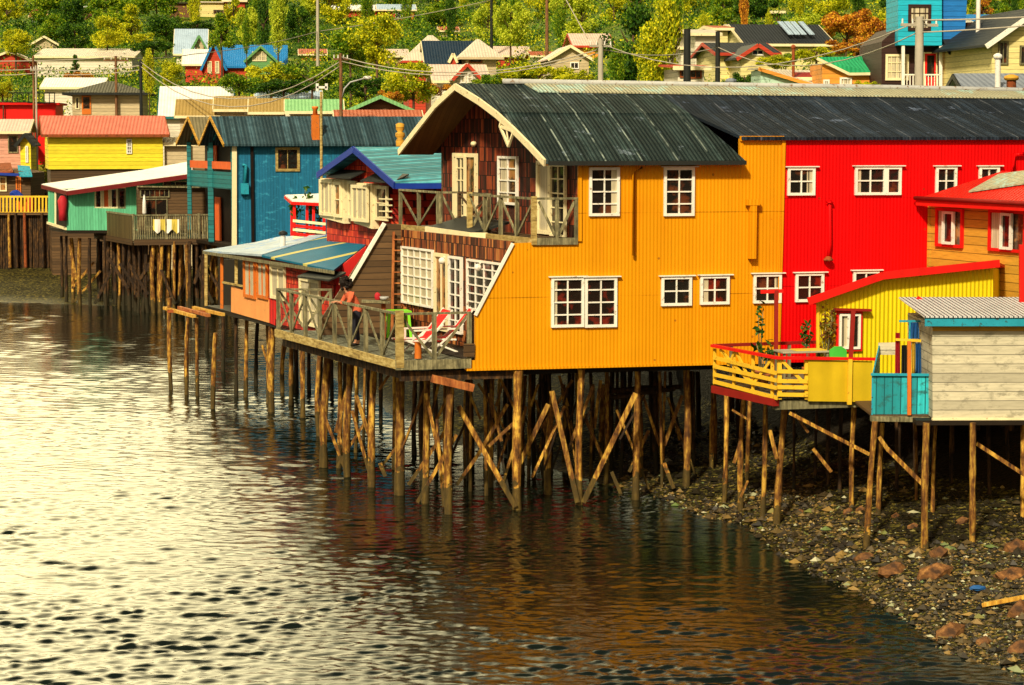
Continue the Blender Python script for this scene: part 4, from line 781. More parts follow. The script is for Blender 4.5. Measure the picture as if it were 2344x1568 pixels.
cw('wall', 619, 764, 590, 620, 742, 790, 'red_shingle'); cw('wall', 560, 619, 588, 596, 668, 700, 'red_trim', .02); cw('salmon_wall', 529, 616, 655, 686, 714, 739, 'salmon', .05)
cw('wall', 616, 630, 600, 603, 739, 745, 'red_wall', .04)
window(OC, CF, 563, 590, 590, 685, 2, 1, 'orange_paint', 'curtain', fw=.1, off=.05); window(OC, CF, 593, 594, 618, 686, 2, 1, 'orange_paint', 'curtain', fw=.1, off=.05)
window(OC, CF, 623, 604, 657, 689, 2, 1, 'cream', 'curtain', fw=.09, off=.03); window(OC, CF, 690, 634, 737, 752, 2, 3, 'cream', 'curtain', fw=.09, off=.03)
a, b = CF.px(680, 632, .5), CF.px(754, 640, .5); m = MB(); m.prism([a, b, b-CF.n*.5+ZV*.2, a-CF.n*.5+ZV*.2], -ZV*.05); m.build('hood', M['dark'], OC)
m = MB(); ef = Fac(CF.px(764, 700), U); m.prism([ef.px(764, 622), ef.px(840, 562), ef.px(900, 562), ef.px(900, 770), ef.px(764, 780)], NI*.1); m.build('end_wall', M['red_wall'], OC)
m = MB(); m.prism([CF.px(764, 620)-CF.n*.05, CF.px(764, 620)-CF.n*.05+U*1.5+ZV*.3, ef.px(840, 600), ef.px(764, 700)], NI*.05); 
for x, y0, y1 in ((508, 587, 706), (472, 575, 700), (541, 588, 650)):
    p = CF.px(x, y0, .1); q = CF.px(x, y1, .1); m = MB(); m.beam(p, q, .1, .1); m.build('porch_post', M['orange_paint' if x == 508 else 'rail_end'], OC)
fbeam(OC, CF, (510, 646), (556, 655), .06, .06, 'rail_end', 'porch_rail', .1, side=CF.n); cw('inner_wall', 500, 560, 592, 596, 706, 720, 'interior', -1.2)
q = CF.px(528, 716, .0); m = MB(); z_ = zc; q.z = z_; m.prism([q+G*3, Vector((CF.px(764, 700).x, CF.px(764, 700).y, z_)), Vector((CF.px(764, 700).x, CF.px(764, 700).y, z_))+U*4, q+G*3+U*4], -ZV*.15); m.build('floor', M['under'], OC)
cp = atY(647, 574, 70.5); ch = thing('stove_pipe', 'white stove pipe with dark cap on the pale blue roof', 'chimney', cp); m = MB(); m.tube(cp-ZV*.1, atY(648, 536, 70.5), .085, n=10); m.build('pipe', M['roof_white'], ch); m = MB(); m.lathe(atY(648, 538, 70.5), [(.13, 0), (.15, .03), (.13, .1), (.04, .14)], 10); m.build('cap', M['dark'], ch)
for q in [(613, 742, 613, 925, 10), (590, 735, 587, 885, 9), (565, 733, 563, 911, 10), (540, 718, 541, 909, 9), (675, 760, 675, 900, 9), (510, 700, 510, 850, 9), (474, 690, 472, 800, 9)]: pile(OC, *q, mat='pile' if q[0] in (613, 565) else 'pile_dark')
brace(OC, 600, 790, 618, 850, 67, 5)
# --- ruined jetty and lone pile
J = thing('ruined_jetty', 'remains of a jetty with yellow and red planks on thin piles', 'jetty', atZ(420, 905, 0))
for q in [(388, 682, 392, 893, 10), (430, 727, 428, 905, 10), (450, 727, 452, 907, 9)]: pile(J, *q)
for i, (a, b) in enumerate((((377, 705), (445, 724)), ((410, 704), (478, 722)), ((443, 704), (511, 720)), ((475, 703), (543, 719)), ((508, 702), (560, 716)))):
    m = MB(); m.beam(atY(*a, 75), atY(*b, 72.6), .13, .10); m.build('plank', M['plank_r' if i % 2 else 'plank_y'], J)
m = MB(); m.beam(atY(384, 712, 74.2), atY(556, 716, 73.6), .1, .1); m.build('crossbeam', M['rust'], J)
m = MB(); mt_ = atZ(490, 940, 0); 
lp = thing('lone_pile', 'lone short wooden pile standing in the water right of the jetty', 'pile', mt_); pile(lp, 493, 762, 489, 938, 11, name='log')
# --- blue two-storey house
BY = 101.0; BG = Fac(atY(535, 500, BY), -G); BW = Fac(atY(535, 500, BY), U); BH = thing('blue_house', 'tall blue two storey house with twin gables and dark roof', 'house', BW.px(640, 560))
m = MB(); m.prism([BW.px(*q) for q in ((536, 328), (930, 330), (930, 570), (536, 562))], NI*.15); m.build('wall', M['blue_wall'], BH)
zb = BW.px(536, 562).z
gL = BG.px(431, 328); g0 = BG.px(535, 330)
ggL = (gL-g0).length; hw = ggL/2; zE = BW.px(540, 327).z; zA = atY(502, 266, BY+2).z
for k in (0, 1):
    a, b = g0+G*hw*k, g0+G*hw*(k+1); mid = (a+b)/2
    a, b = Vector((a.x, a.y, 0)), Vector((b.x, b.y, 0)); mid = Vector((mid.x, mid.y, 0))
    for p, q in ((a-G*(.25 if k == 0 else 0), mid), (mid, b+G*(.25 if k == 1 else 0))):
        zp, zq = (zE-.05, zA) if q is mid else (zA, zE-.05)
        P0 = p-U*.5+ZV*zp; Q0 = q-U*.5+ZV*zq; m = MB(); m.prism([P0, P0+U*17, Q0+U*17, Q0], -ZV*.1); m.build('roof', M['roof_slate' if k == 0 else 'roof_tan'], BH)
        m = MB(); m.beam(P0-U*.03-ZV*.06, Q0-U*.03-ZV*.06, .05, .17, side=U); m.build('fascia', M['ochre'], BH)
    m = MB(); m.prism([a+ZV*(zE-.1)+U*.8, mid+ZV*(zA-.15)+U*.8, b+ZV*(zE-.1)+U*.8, b+ZV*zb+U*.8, a+ZV*zb+U*.8], U*.1); m.build('gable_wall', M['interior'], BH)
    st = 1 if k == 0 else -1
    for zz0, zz1, mt in ((atY(480, 386, BY+3).z, atY(480, 369, BY+3).z, 'orange_panel'), (atY(480, 430, BY+3).z, atY(480, 392, BY+3).z, 'teal')):
        m = MB(); m.prism([a+G*.15+ZV*zz0, b-G*.15+ZV*zz0, b-G*.15+ZV*zz1, a+G*.15+ZV*zz1], U*.06); m.build('balcony_panel', M[mt], BH)
    for tt in (.03, .97):
        p = lerp(a, b, tt); m = MB(); m.beam(p+ZV*zb, p+ZV*(zE), .2, .2); m.build('post', M['teal'], BH)
    m = MB(); m.beam(lerp(a, b, .15)+ZV*(zE+.15), lerp(a, b, .5)+ZV*(zA-.25), .06, .14, side=U); m.beam(lerp(a, b, .85)+ZV*(zE+.15), lerp(a, b, .5)+ZV*(zA-.25), .06, .14, side=U); m.build('gable_trim', M['teal'], BH)
    m = MB(); p = lerp(a, b, .25)+U*.75; m.prism([p+ZV*zb, p+G*.9+ZV*zb, p+G*.9+ZV*(zb+2.1), p+ZV*(zb+2.1)], -U*.05); m.build('door', M['orange_panel'], BH)
    m = MB(); p = lerp(a, b, .4)+U*.75; z3 = atY(480, 369, BY+3).z; m.prism([p+ZV*(z3-.3), p+G*.9+ZV*(z3-.3), p+G*.9+ZV*(z3+.75), p+ZV*(z3+.75)], -U*.05); m.build('door', M['orange_panel'], BH)
m = MB(); m.beam(BW.px(536, 328, .05), BW.px(536, 562, .05), .22, .2, side=U); m.build('corner_post', M['cream'], BH)
window(BH, BW, 630, 337, 686, 392, 2, 1, 'rail_end', 'glass', fw=.12)
m = MB(); m.pathtube([BW.px(555, 378, .15), BW.px(562, 378, .15), BW.px(560, 420, .15)], .09, 8); m.box(BW.px(560, 432, .15), U*.18, NI*.1, ZV*.25); m.build('meter_box', M['turq_trim'], BH)
m = MB(); p = atY(554, 298, BY+1.5); m.lathe(p, [(.06, -.4), (.06, 0), (.18, .05), (.2, .25), (.05, .3)], 10); m.build('roof_vent', M['metal'], BH)
m = MB(); m.prism([BW.P(0, zb), BW.P(8, zb), BW.P(8, zb)+G*7, BW.P(0, zb)+G*7], -ZV*.15); m.build('floor', M['under'], BH)
ms = thing('mast', 'tall yellow brown mast with a white lamp head in front of the blue house', 'mast', atY(736, 440, 96)); m = MB(); m.tube(atY(736, 440, 96), atY(735, 210, 96), .07, .06, 8); m.build('pole', M['rail_end'], ms)
m = MB(); q = atY(737, 200, 96); m.box(q, Vector((.22, 0, 0)), NPX*.1, ZV*.05); m.box(q+Vector((-.2, 0, 0)), Vector((.06, 0, 0)), NPX*.1, ZV*.17); m.box(q+Vector((.2, 0, .03)), Vector((.06, 0, 0)), NPX*.1, ZV*.14); m.build('lamp_head', M['roof_white'], ms)
t = thing('brick_chimney', 'orange brick chimney rising from the blue house roof beside the mast', 'chimney', atY(722, 322, 102)); m = MB(); q = atY(722, 322, 102); hq = (322-234)/FP*102; m.box(q+ZV*hq*.3, U*.17, NI*.17, ZV*hq*.36); m.build('stack', M['orange_paint'], t); m = MB(); m.lathe(q+ZV*hq*.66, [(.12, 0), (.10, .25), (.15, .3), (.15, .4)], 10); m.build('pot', M['orange_paint'], t)
# --- green cabin
GY = 110.0; GF = Fac(atY(153, 500, GY), U); GL = Fac(atY(153, 500, GY), -G); GC = thing('green_cabin', 'mint green cabin on stilts with a sloping white roof', 'cabin', GF.px(200, 525))
m = MB(); m.prism([GF.px(*q) for q in ((153, 432), (216, 428), (216, 527), (153, 527))], NI*.1); m.build('wall', M['mint'], GC)
m = MB(); m.prism([GF.px(*q) for q in ((216, 476), (288, 478), (288, 527), (216, 527))], NI*.1); m.build('wall', M['mint'], GC)
m = MB(); m.prism([GF.px(*q) for q in ((288, 425), (430, 405), (430, 527), (288, 527))], NI*.1); m.build('wall', M['mint'], GC)
m = MB(); m.prism([GL.px(*q) for q in ((110, 428), (128, 430), (128, 513), (110, 508))], -GL.n*.1); m.build('wall', M['mint'], GC)
m = MB(); m.prism([GL.px(*q) for q in ((128, 432), (153, 432), (153, 520), (128, 513))], -GL.n*.05-GL.n*.0); m.build('porch_back', M['interior'], GC)
m = MB(); m.beam(GL.px(128, 432), GL.px(128, 513), .12, .12); m.beam(GL.px(110, 510), GL.px(153, 524), .15, .12); m.build('trim', M['cream'], GC)
m = MB(); e = [atY(154, 436, GY-.5), atY(440, 396, GY+.2), atY(440, 368, GY+6), atY(330, 388, GY+7), atY(95, 421, GY+5)]; m.prism(e, -ZV*.08); m.build('roof', M['roof_white'], GC)
m = MB(); m.beam(e[0]-ZV*.14, e[1]-ZV*.14, .06, .22, side=NPX); m.beam(e[0]-ZV*.14, e[4]-ZV*.14, .06, .2); m.build('fascia', M['dark_red'], GC)
for i in range(4):
    x0 = 216+i*18; window(GC, GF, x0, 431, x0+18, 477, 1, 1, 'cream' if i < 3 else 'rail', 'glass_red' if i != 1 else 'orange_panel', fw=.08, off=-.1)
window(GC, GF, 372, 414, 430, 426, 2, 1, 'cream', 'glass', fw=.06)
m = MB(); q = GF.P(-1, GF.px(153, 527).z); m.prism([GF.px(153, 527), GF.px(430, 527), GF.px(430, 527)+G*4, GF.px(153, 527)+G*4], -ZV*.15); m.build('floor', M['under'], GC)
for q in [(152, 540, 153, 690, 8), (163, 545, 166, 692, 9), (182, 545, 184, 700, 9), (205, 545, 207, 700, 8), (225, 540, 226, 690, 7), (240, 540, 243, 700, 7), (140, 540, 141, 680, 7)]: pile(GC, *q, mat='pile_dark' if q[4] < 9 else 'pile')
for q in [(160, 560, 175, 640, 112, 6), (230, 620, 170, 690, 112, 5), (165, 660, 215, 600, 112, 5)]: brace(GC, *q)
m = MB(); q = atY(142, 512, GY+.5)
t = thing('red_coat', 'red coat hanging in the open end of the green cabin', 'clothing', atY(143, 510, GY+.3)); 
m = MB(); q = atY(144, 505, GY-.1); m.lathe(q, [(.22, 0), (.2, .5), (.26, 1.0), (.1, 1.25)], 8); m.build('cloth', M['red_cloth'], t)
# screen shed between green cabin and blue house
sd = thing('dark_shed', 'dark boarded shed with small panes between green cabin and blue house', 'shed', GF.px(390, 527)); sf = Fac(atY(390, 520, 108.7), U)
m = MB(); m.prism([sf.px(*q) for q in ((316, 428), (474, 430), (474, 527), (316, 527))], NI*1.1); m.build('wall', M['plank_dark'], sd)
window(sd, sf, 320, 432, 388, 452, 6, 1, 'rail', 'glass', fw=.06); window(sd, sf, 330, 455, 384, 520, 2, 1, 'rail', 'glass', fw=.06); m = MB(); m.beam(sf.px(314, 427, .1), sf.px(476, 429, .1), .25, .06, side=sf.n); m.build('roof_edge', M['rail'], sd)
# --- fenced deck in front
KZ = atY(306, 549, 106).z; d0 = atY(306, 549, 106); dl = d0+G*7.6; dr = Fac(d0, U).px(530, 549); dr.z = KZ
DK = thing('brown_deck', 'brown slat fenced deck on many stilts below the blue house', 'deck', d0)
m = MB(); m.prism([d0, dr, dr+G*8.5, dl], -ZV*.15); m.build('floor', M['grey_board'], DK)
m = MB(); hh = (549-494)/FP*106; m.prism([d0-U*.03, dl-U*.03, dl-U*.03+ZV*hh, d0-U*.03+ZV*hh], -U*.05); m.build('fence', M['brown_fence'], DK)
m = MB(); m.beam(d0-U*.05+ZV*(hh+.03), dl-U*.05+ZV*(hh+.03), .12, .08); m.build('top_rail', M['rail'], DK)
L_ = (dr-d0).length; n_ = 44; m = MB()
for i in range(n_+1):
    p = lerp(d0, dr, i/n_); m.box(p+ZV*(hh/2), U*.03, NI*.015, ZV*(hh/2))
tag(m.build('slats', M['rail'], DK), None, None, None)
m = MB(); m.beam(d0+ZV*(hh+.02), dr+ZV*(hh+.02), .1, .07); m.build('top_rail', M['rail'], DK)
m = MB(); m.beam(d0-ZV*.12-NI*.06, dr-ZV*.12-NI*.06, .05, .28, side=NI); m.beam(d0-ZV*.12-U*.08, dl-ZV*.12-U*.08, .05, .28, side=U); m.build('edge_board', M['plank_dark'], DK)
for i in range(4): p = lerp(d0, dr, i/3); m = MB(); m.box(p+ZV*hh*.52-NI*.03, U*.06, NI*.05, ZV*hh*.56); m.build('post', M['rail'], DK)
rr = random.Random(11)
for k in range(58):
    x = 232+(k % 29)*11+rr.uniform(-7, 7); row = k//29; Yb = 106.3+row*3+max(0, (306-x)*.08)+rr.uniform(0, 1.2)
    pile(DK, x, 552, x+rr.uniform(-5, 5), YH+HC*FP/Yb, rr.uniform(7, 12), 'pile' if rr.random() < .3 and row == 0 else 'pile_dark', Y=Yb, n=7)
for k in range(14):
    x = 240+rr.random()*240; y = 570+rr.random()*60; brace(DK, x, y, x+rr.choice((-1, 1))*rr.uniform(25, 50), y+rr.uniform(50, 90), 106.2+rr.random(), rr.uniform(5, 8), 'pile_dark')
t = thing('closed_parasol', 'closed white parasol on the brown deck', 'parasol', atY(331, 500, 108)); q = atY(331, 505, 108); m = MB(); m.tube(q, q+ZV*1.3, .02); m.build('pole', M['metal'], t); m = MB(); m.lathe(q+ZV*.3, [(.08, 0), (.11, .1), (.09, .6), (.03, .95)], 10); m.build('canopy', M['roof_white'], t)
M['towel'] = boards('yellow_and_white_striped_towel', (.75, .6, .1), U, .55, .1, gap=.5, saw=False, amp=.003, gcol=(.8, .78, .7))
m = MB(); f_ = Fac(d0-NI*.08, U)
for i in range(12):
    x0 = 350+i*5; m.prism([f_.px(x0, 502, .02*math.sin(i)), f_.px(x0+5, 502, .02*math.sin(i+1)), f_.px(x0+5, 530+5*math.sin(i*1.4), .06*math.sin(i+1)), f_.px(x0, 530+5*math.sin(i*1.4-1.4), .06*math.sin(i))], -f_.n*.015)
tag(m.build('towel', M['towel']), 'yellow and white striped towels hung over the brown deck rail', 'towel')
t = thing('life_ring', 'red ring hanging at the right end of the brown deck rail', 'ring', f_.px(520, 525)); m = MB(); q = f_.px(517, 516, .1); m.pathtube([q+U*math.cos(i*.5236)*.28+ZV*math.sin(i*.5236)*.42 for i in range(13)], .07, 6); m.build('ring', M['red_cloth'], t)
# --- far left yellow fence on a dark pile wall
FYd = 129.0; FW = Fac(atY(70, 490, FYd), (1, 0)); FT = thing('pile_wall', 'dark timber retaining wall of upright logs at the left edge', 'wall', FW.px(40, 600))
m = MB(); rr = random.Random(3)
for k in range(44):
    x = -60+k*4.9; p = FW.px(x, 490+rr.uniform(-3, 3)); q = FW.px(x+rr.uniform(-2, 2), 612); m.tube(p, q-ZV*.4, .07, .09, 7, jit=.2, rings=3)
m.build('logs', M['pile_dark'], FT)
for x, mt in ((20, 'pile'), (36, 'pile_dark'), (56, 'rust'), (96, 'pile_dark')): m = MB(); m.tube(FW.px(x, 488, .3), FW.px(x+3, 612, .3), .09, .1, 8); m.build('post', M[mt], FT)
m = MB(); m.prism([FW.px(-60, 492, .3), FW.px(152, 492, .3), FW.px(152, 492, .3)+NPX*9, FW.px(-60, 492, .3)+NPX*9], ZV*.15); m.build('deck_floor', M['plank_dark'], FT)
FN = thing('yellow_fence', 'pale yellow picket fence at the left edge above the dark log wall', 'fence', FW.px(50, 489)); m = MB()
for k in range(20): x = -50+k*8.2; p = FW.px(x, 489, .25); m.beam(p, FW.px(x, 452, .25), .10, .03)
m.build('pickets', M['yellow_trim'], FN)
for y in (450, 487): m = MB(); m.beam(FW.px(-50, y, .22), FW.px(112, y, .22), .05, .1, side=NPX); m.build('rail', M['yellow_trim'], FN)
m = MB(); m.prism([FW.px(-40, 440, -3), FW.px(60, 445, -3), FW.px(60, 490, -3), FW.px(-40, 490, -3)], NPX*3)
SK = thing('dark_shack', 'small dark blue shack with orange trim behind the yellow fence', 'shack', FW.px(30, 488, -4)); s_f = Fac(FW.px(30, 488, -4), (1, 0))
m = MB(); m.prism([s_f.px(*q) for q in ((-60, 388), (24, 388), (52, 392), (70, 396), (70, 492), (-60, 492))], NPX*4); m.build('wall', M['plank_dark'], SK)
m = MB(); m.prism([s_f.px(-60, 396, .5), s_f.px(30, 392, .5), s_f.px(24, 372, -2), s_f.px(-60, 376, -2)], -ZV*.08); m.build('roof', M['rust'], SK)
m = MB(); m.prism([s_f.px(44, 402, .6), s_f.px(74, 402, .6), s_f.px(68, 380, -1), s_f.px(40, 378, -1)], -ZV*.08); m.build('porch_roof', M['turq_trim'], SK)
m = MB(); m.beam(s_f.px(-60, 396, .55), s_f.px(44, 400, .55), .06, .16, side=NPX); m.build('fascia', M['blue_trim'], SK)
window(SK, s_f, -2, 404, 16, 438, 1, 2, 'cream', 'glass_warm', fw=.08); door(SK, s_f, 36, 402, 50, 488, 'orange_paint')
for x, mt, lb in ((60, 'orange_paint', 'orange'), (68, 'red_cloth', 'red')): 
    t = thing('deck_barrel', f'{lb} upright barrel on the deck behind the yellow fence', 'barrel', FW.px(x, 488, -1.5)); m = MB(); q = FW.px(x, 490, -1.5); m.lathe(q, [(.22, 0), (.27, .3), (.28, .6), (.22, 1.0), (.2, 1.02)], 12); m.build('body', M[mt], t); m = MB(); m.lathe(q+ZV*1.0, [(.23, 0), (.23, .04), (.03, .06)], 12); m.build('lid', M['blue_trim'], t)
t = tag(None, None, None) if False else None
m = MB(); q = FW.px(38, 448, -1); m.blob(q, (.45, .3, .3), 0, .2, 2); m.build('tarp', M['blue_trim']); o = bpy.data.objects['tarp']; tag(o, 'crumpled blue tarpaulin bundle behind the yellow fence', 'tarpaulin')
# ---------------------------------------------------------------- the town on the hillside
FOOT = []
def mk_wall(n, c): M[n] = boards(n, c, (0, 0, 1), .22, .1, gap=.06, amp=.01); return n
for n, c in (('wall_beige', (.52, .42, .25)), ('wall_white', (.72, .66, .52)), ('wall_red', (.50, .05, .02)), ('wall_cream', (.72, .62, .26)), ('wall_green', (.12, .30, .10)), ('wall_brown', (.16, .07, .03)), ('wall_darkbrown', (.035, .012, .008)), ('wall_aqua', (.42, .60, .48)), ('wall_orange', (.75, .30, .04)), ('wall_turq', (.01, .42, .60)), ('wall_blue', (.01, .16, .50)), ('wall_yellow2', (.80, .66, .03)), ('wall_pink', (.62, .30, .22))): mk_wall(n, c)
for n, c in (('rf_pink', (.62, .16, .10)), ('rf_white', (.76, .76, .72)), ('rf_pale', (.62, .55, .42)), ('rf_lblue', (.38, .50, .62)), ('rf_blue', (.02, .20, .50)), ('rf_tan', (.36, .24, .07)), ('rf_dark', (.022, .026, .03)), ('rf_olive', (.06, .055, .03)), ('rf_green', (.03, .40, .16)), ('rf_lgreen', (.22, .50, .20)), ('rf_pinkw', (.66, .50, .40)), ('rf_black', (.012, .03, .055)), ('rf_rust', (.42, .10, .04)), ('rf_grey', (.22, .25, .30))): M[n] = corrug(n, c, (1, .1, 0), .2, .01, .2, stain=.3, rough=.6)
def Yg(x, yb):                                        # distance at which the ground appears at that height in the view
    for k in range(1050, 4200, 10):
        Y = k/10; p = atY(x, yb, Y)
        if ground(p.x, Y) >= p.z: return Y
    return 400
def bhouse(name, label, cat, x0, x1, yt, Y, rise, D, roof, wall, rmat, trim='cream', wins=(), yaw=.1, ov=.3, doors=(), yb=None):
    if isinstance(Y, tuple): Y = Yg((x0+x1)/2, Y[0])
    u = Vector((math.cos(yaw), math.sin(yaw), 0)); F = Fac(atY(x0, yt, Y), u); L = (F.px(x1, yt)-F.px(x0, yt)).length; zt = F.px(x0, yt).z; r = rise*Y/FP
    v = -F.n; p = F.p.copy(); cs = [p, p+u*L, p+u*L+v*D, p+v*D]; zb = min(ground(c.x, c.y) for c in cs)-.4; zb = min(zb, zt-2.2)
    zf0 = zb
    if yb: zb = F.px(x0, yb).z
    root = thing(name, label, cat, Vector((p.x+u.x*L/2, p.y+u.y*L/2, zb))); FOOT.append((cs[0]+cs[2])/2); FOOT[-1] = (FOOT[-1].x, FOOT[-1].y, max(L, D)*.55+.6)
    def c3(a, b, z): q = p+u*a+v*b; return Vector((q.x, q.y, z))
    m = MB(); m.prism([c3(0, 0, zb), c3(L, 0, zb), c3(L, 0, zt), c3(0, 0, zt)], v*D)
    if roof == 'side':
        for a in (0, L-.1): m.prism([c3(a, 0, zt), c3(a, D, zt), c3(a, D/2, zt+r)], u*.1)
    if roof == 'gable':
        for b in (0, D-.1): m.prism([c3(0, b, zt), c3(L, b, zt), c3(L/2, b, zt+r)], v*.1)
    m.build('wall', M[wall], root)
    if yb: m = MB(); m.prism([c3(.1, .1, zf0), c3(L-.1, .1, zf0), c3(L-.1, .1, zb), c3(.1, .1, zb)], v*(D-.2)); m.build('foundation', M['plank_dark'], root)
    def slab(pts, th=.1, nm='roof', mt=rmat): m = MB(); m.prism(pts, -ZV*th); return m.build(nm, M[mt], root)
    k = 2*r/max(D, .1); kk = 2*r/L; U3 = .03
    if roof == 'side':
        slab([c3(-ov, -ov, zt-k*ov+.1), c3(L+ov, -ov, zt-k*ov+.1), c3(L+ov, D/2, zt+r+.1), c3(-ov, D/2, zt+r+.1)]); slab([c3(-ov, D+ov, zt-k*ov+.1), c3(L+ov, D+ov, zt-k*ov+.1), c3(L+ov, D/2, zt+r+.1), c3(-ov, D/2, zt+r+.1)])
        m = MB(); m.beam(c3(-ov, -ov-.02, zt-k*ov), c3(L+ov, -ov-.02, zt-k*ov), .05, .16, side=v)
        for a in (-ov-.03, L+ov+.03): m.beam(c3(a, -ov, zt-k*ov), c3(a, D/2, zt+r), .05, .18, side=u); m.beam(c3(a, D+ov, zt-k*ov), c3(a, D/2, zt+r), .05, .18, side=u)
        m.build('fascia', M[trim], root)
    elif roof == 'gable':
        for a, b in ((-ov, L/2), (L+ov, L/2)): slab([c3(a, -ov, zt-kk*ov+.1), c3(b, -ov, zt+r+.1), c3(b, D, zt+r+.1), c3(a, D, zt-kk*ov+.1)])
        m = MB()
        for a in (-ov, L+ov): m.beam(c3(a, -ov-.03, zt-kk*ov), c3(L/2, -ov-.03, zt+r), .05, .2, side=v)
        m.build('fascia', M[trim], root)
    elif roof == 'hip':
        h = min(L, D)*.45; q = [c3(-ov, -ov, zt), c3(L+ov, -ov, zt), c3(L+ov, D+ov, zt), c3(-ov, D+ov, zt)]; a, b = (c3(h, D/2, zt+r), c3(L-h, D/2, zt+r))
        slab([q[0], q[1], b, a]); slab([q[1], q[2], b]); slab([q[2], q[3], a, b]); slab([q[3], q[0], a])
        m = MB(); m.beam(q[0]-ZV*.05, q[1]-ZV*.05, .05, .16, side=v); m.beam(q[0]-ZV*.05, q[3]-ZV*.05, .05, .16, side=u); m.build('fascia', M[trim], root)
    elif roof == 'shed':
        slab([c3(-ov, -ov, zt+.1), c3(L+ov, -ov, zt+.1), c3(L+ov, D, zt+r+.1), c3(-ov, D, zt+r+.1)]); m = MB(); m.beam(c3(-ov, -ov-.02, zt), c3(L+ov, -ov-.02, zt), .05, .2, side=v); m.build('fascia', M[trim], root)
    elif roof == 'flat':
        slab([c3(-ov, -ov, zt+.15), c3(L+ov, -ov, zt+.15), c3(L+ov, D, zt+.15), c3(-ov, D, zt+.15)], .15)
    for wn in wins: window(root, F, *wn[:4], *(wn[4:6] if len(wn) > 5 else (2, 2)), wn[6] if len(wn) > 6 else 'white', wn[7] if len(wn) > 7 else 'glass', fw=.07, mw=.04)
    for d_ in doors: door(root, F, *d_[:4], d_[4], cols=1, rows=1)
    return root, F
R_ = {}
R_['pink'] = bhouse('yellow_cottage', 'yellow cottage with a long salmon pink corrugated roof', 'house', 110, 372, 306, 125, 38, 5.6, 'side', 'wall_yellow2', 'rf_pink', 'rust', wins=((289, 318, 302, 352, 2, 4),), yaw=.243, ov=.35, yb=388)
window(R_['pink'][0], Fac(R_['pink'][1].p-R_['pink'][1].n*5.6, R_['pink'][1].n), 76, 322, 84, 352, 1, 1, 'red_trim', 'glass')
bhouse('lean_to', 'brown roofed lean-to between the yellow cottage and the blue house', 'shed', 376, 436, 330, 127, 12, 3, 'shed', 'wall_beige', 'rf_tan', wins=())
bhouse('red_terrace_block', 'bright red flat roofed block with a black railing on top', 'building', -60, 127, 240, 150, 0, 5, 'flat', 'red_trim', 'red_trim')
t = thing('roof_railing', 'black metal railing on the flat red block', 'railing', atY(30, 238, 150)); m = MB()
for x in range(-55, 130, 12): m.beam(atY(x, 238, 150.1), atY(x, 212, 150.1), .05 if x % 36 else .1, .05)
m.build('posts', M['black'], t); m = MB(); m.beam(atY(-60, 212, 150.1), atY(126, 213, 150.1), .07, .07); m.beam(atY(-60, 234, 150.1), atY(126, 235, 150.1), .07, .07); m.build('top_rail', M['black'], t)
bhouse('pink_hut', 'low pale pink hut left of the yellow cottage', 'shed', -40, 58, 300, 141, 24, 4, 'side', 'wall_pink', 'rf_pinkw', wins=((18, 310, 42, 350, 1, 1, 'rail', 'glass'),))
bhouse('yellow_annex', 'narrow yellow hut with a dark gable left of the yellow cottage', 'shed', 46, 70, 322, 138, 14, 3, 'gable', 'wall_yellow2', 'rf_dark', 'dark', wins=((58, 334, 65, 372, 1, 1),))
bhouse('beige_house', 'beige house with a dark hipped roof and an orange porch door', 'house', 165, 325, 213, 150, 29, 6, 'hip', 'wall_beige', 'rf_olive', 'dark', wins=((172, 222, 182, 250, 1, 1, 'cream', 'glass'),), ov=.6, doors=((187, 219, 209, 262, 'orange_paint'),))
bhouse('white_bungalow', 'white walled bungalow with a pale roof behind the beige hipped house', 'house', 102, 228, 200, 165, 22, 7, 'side', 'wall_white', 'rf_white')
bhouse('white_roof_hall', 'small hall with a dazzling white roof left of the tan huts', 'house', 372, 524, 262, 145, 62, 5, 'side', 'wall_white', 'rf_white', 'teal')
bhouse('tan_hut', 'tan roofed hut directly right of the white roof hall', 'hut', 412, 492, 262, 132, 32, 3.4, 'side', 'wall_beige', 'rf_tan')
bhouse('tan_hut', 'tan roofed hut with a cream fascia above the twin gables', 'hut', 500, 574, 248, 132, 25, 3, 'side', 'wall_beige', 'rf_tan', wins=((560, 252, 566, 262, 1, 1),))
bhouse('tan_hut', 'rightmost tan roofed hut before the green roofs', 'hut', 580, 650, 254, 131, 26, 3, 'side', 'wall_beige', 'rf_tan')
bhouse('pale_blue_house', 'house with a pale blue roof above the green tarpaulin roof', 'house', 592, 728, 236, 150, 28, 5, 'side', 'wall_white', 'rf_lblue')
bhouse('green_roof_shed', 'shed under a bright pale green roof left of the mast', 'shed', 664, 775, 254, 124, 24, 4, 'side', 'wall_beige', 'rf_lgreen')
bhouse('green_gable_shed', 'wide shed with a vivid green low gable roof', 'shed', 800, 940, 252, 121, 30, 6, 'gable', 'wall_brown', 'rf_green', 'rf_lgreen', ov=.5)
bhouse('red_roof_shed', 'long shed with a rusty red roof behind the dark slate roof', 'shed', 778, 955, 271, 115, 16, 3, 'side', 'wall_brown', 'rf_rust')
bhouse('warehouse', 'long pale warehouse with a white ridge high on the left', 'warehouse', 85, 302, 130, (178,), 22, 12, 'side', 'wall_white', 'rf_pale', yaw=.05)
bhouse('red_gabled_house', 'brownish red gabled house left of the warehouse', 'house', -30, 72, 138, (172,), 20, 6, 'gable', 'wall_red', 'rf_pinkw')
bhouse('grey_cottage', 'small grey cottage behind the warehouse roof', 'house', 74, 130, 100, (118,), 16, 6, 'gable', 'wall_beige', 'rf_grey')
bhouse('red_house_far', 'red house with a steep blue gable among the trees', 'house', 467, 511, 145, Yg(560, 195), 46, 8, 'gable', 'wall_red', 'rf_lblue', 'rf_blue', wins=((475, 140, 485, 168, 1, 2, 'cream', 'curtain'), (492, 140, 502, 168, 1, 2, 'cream', 'curtain')))
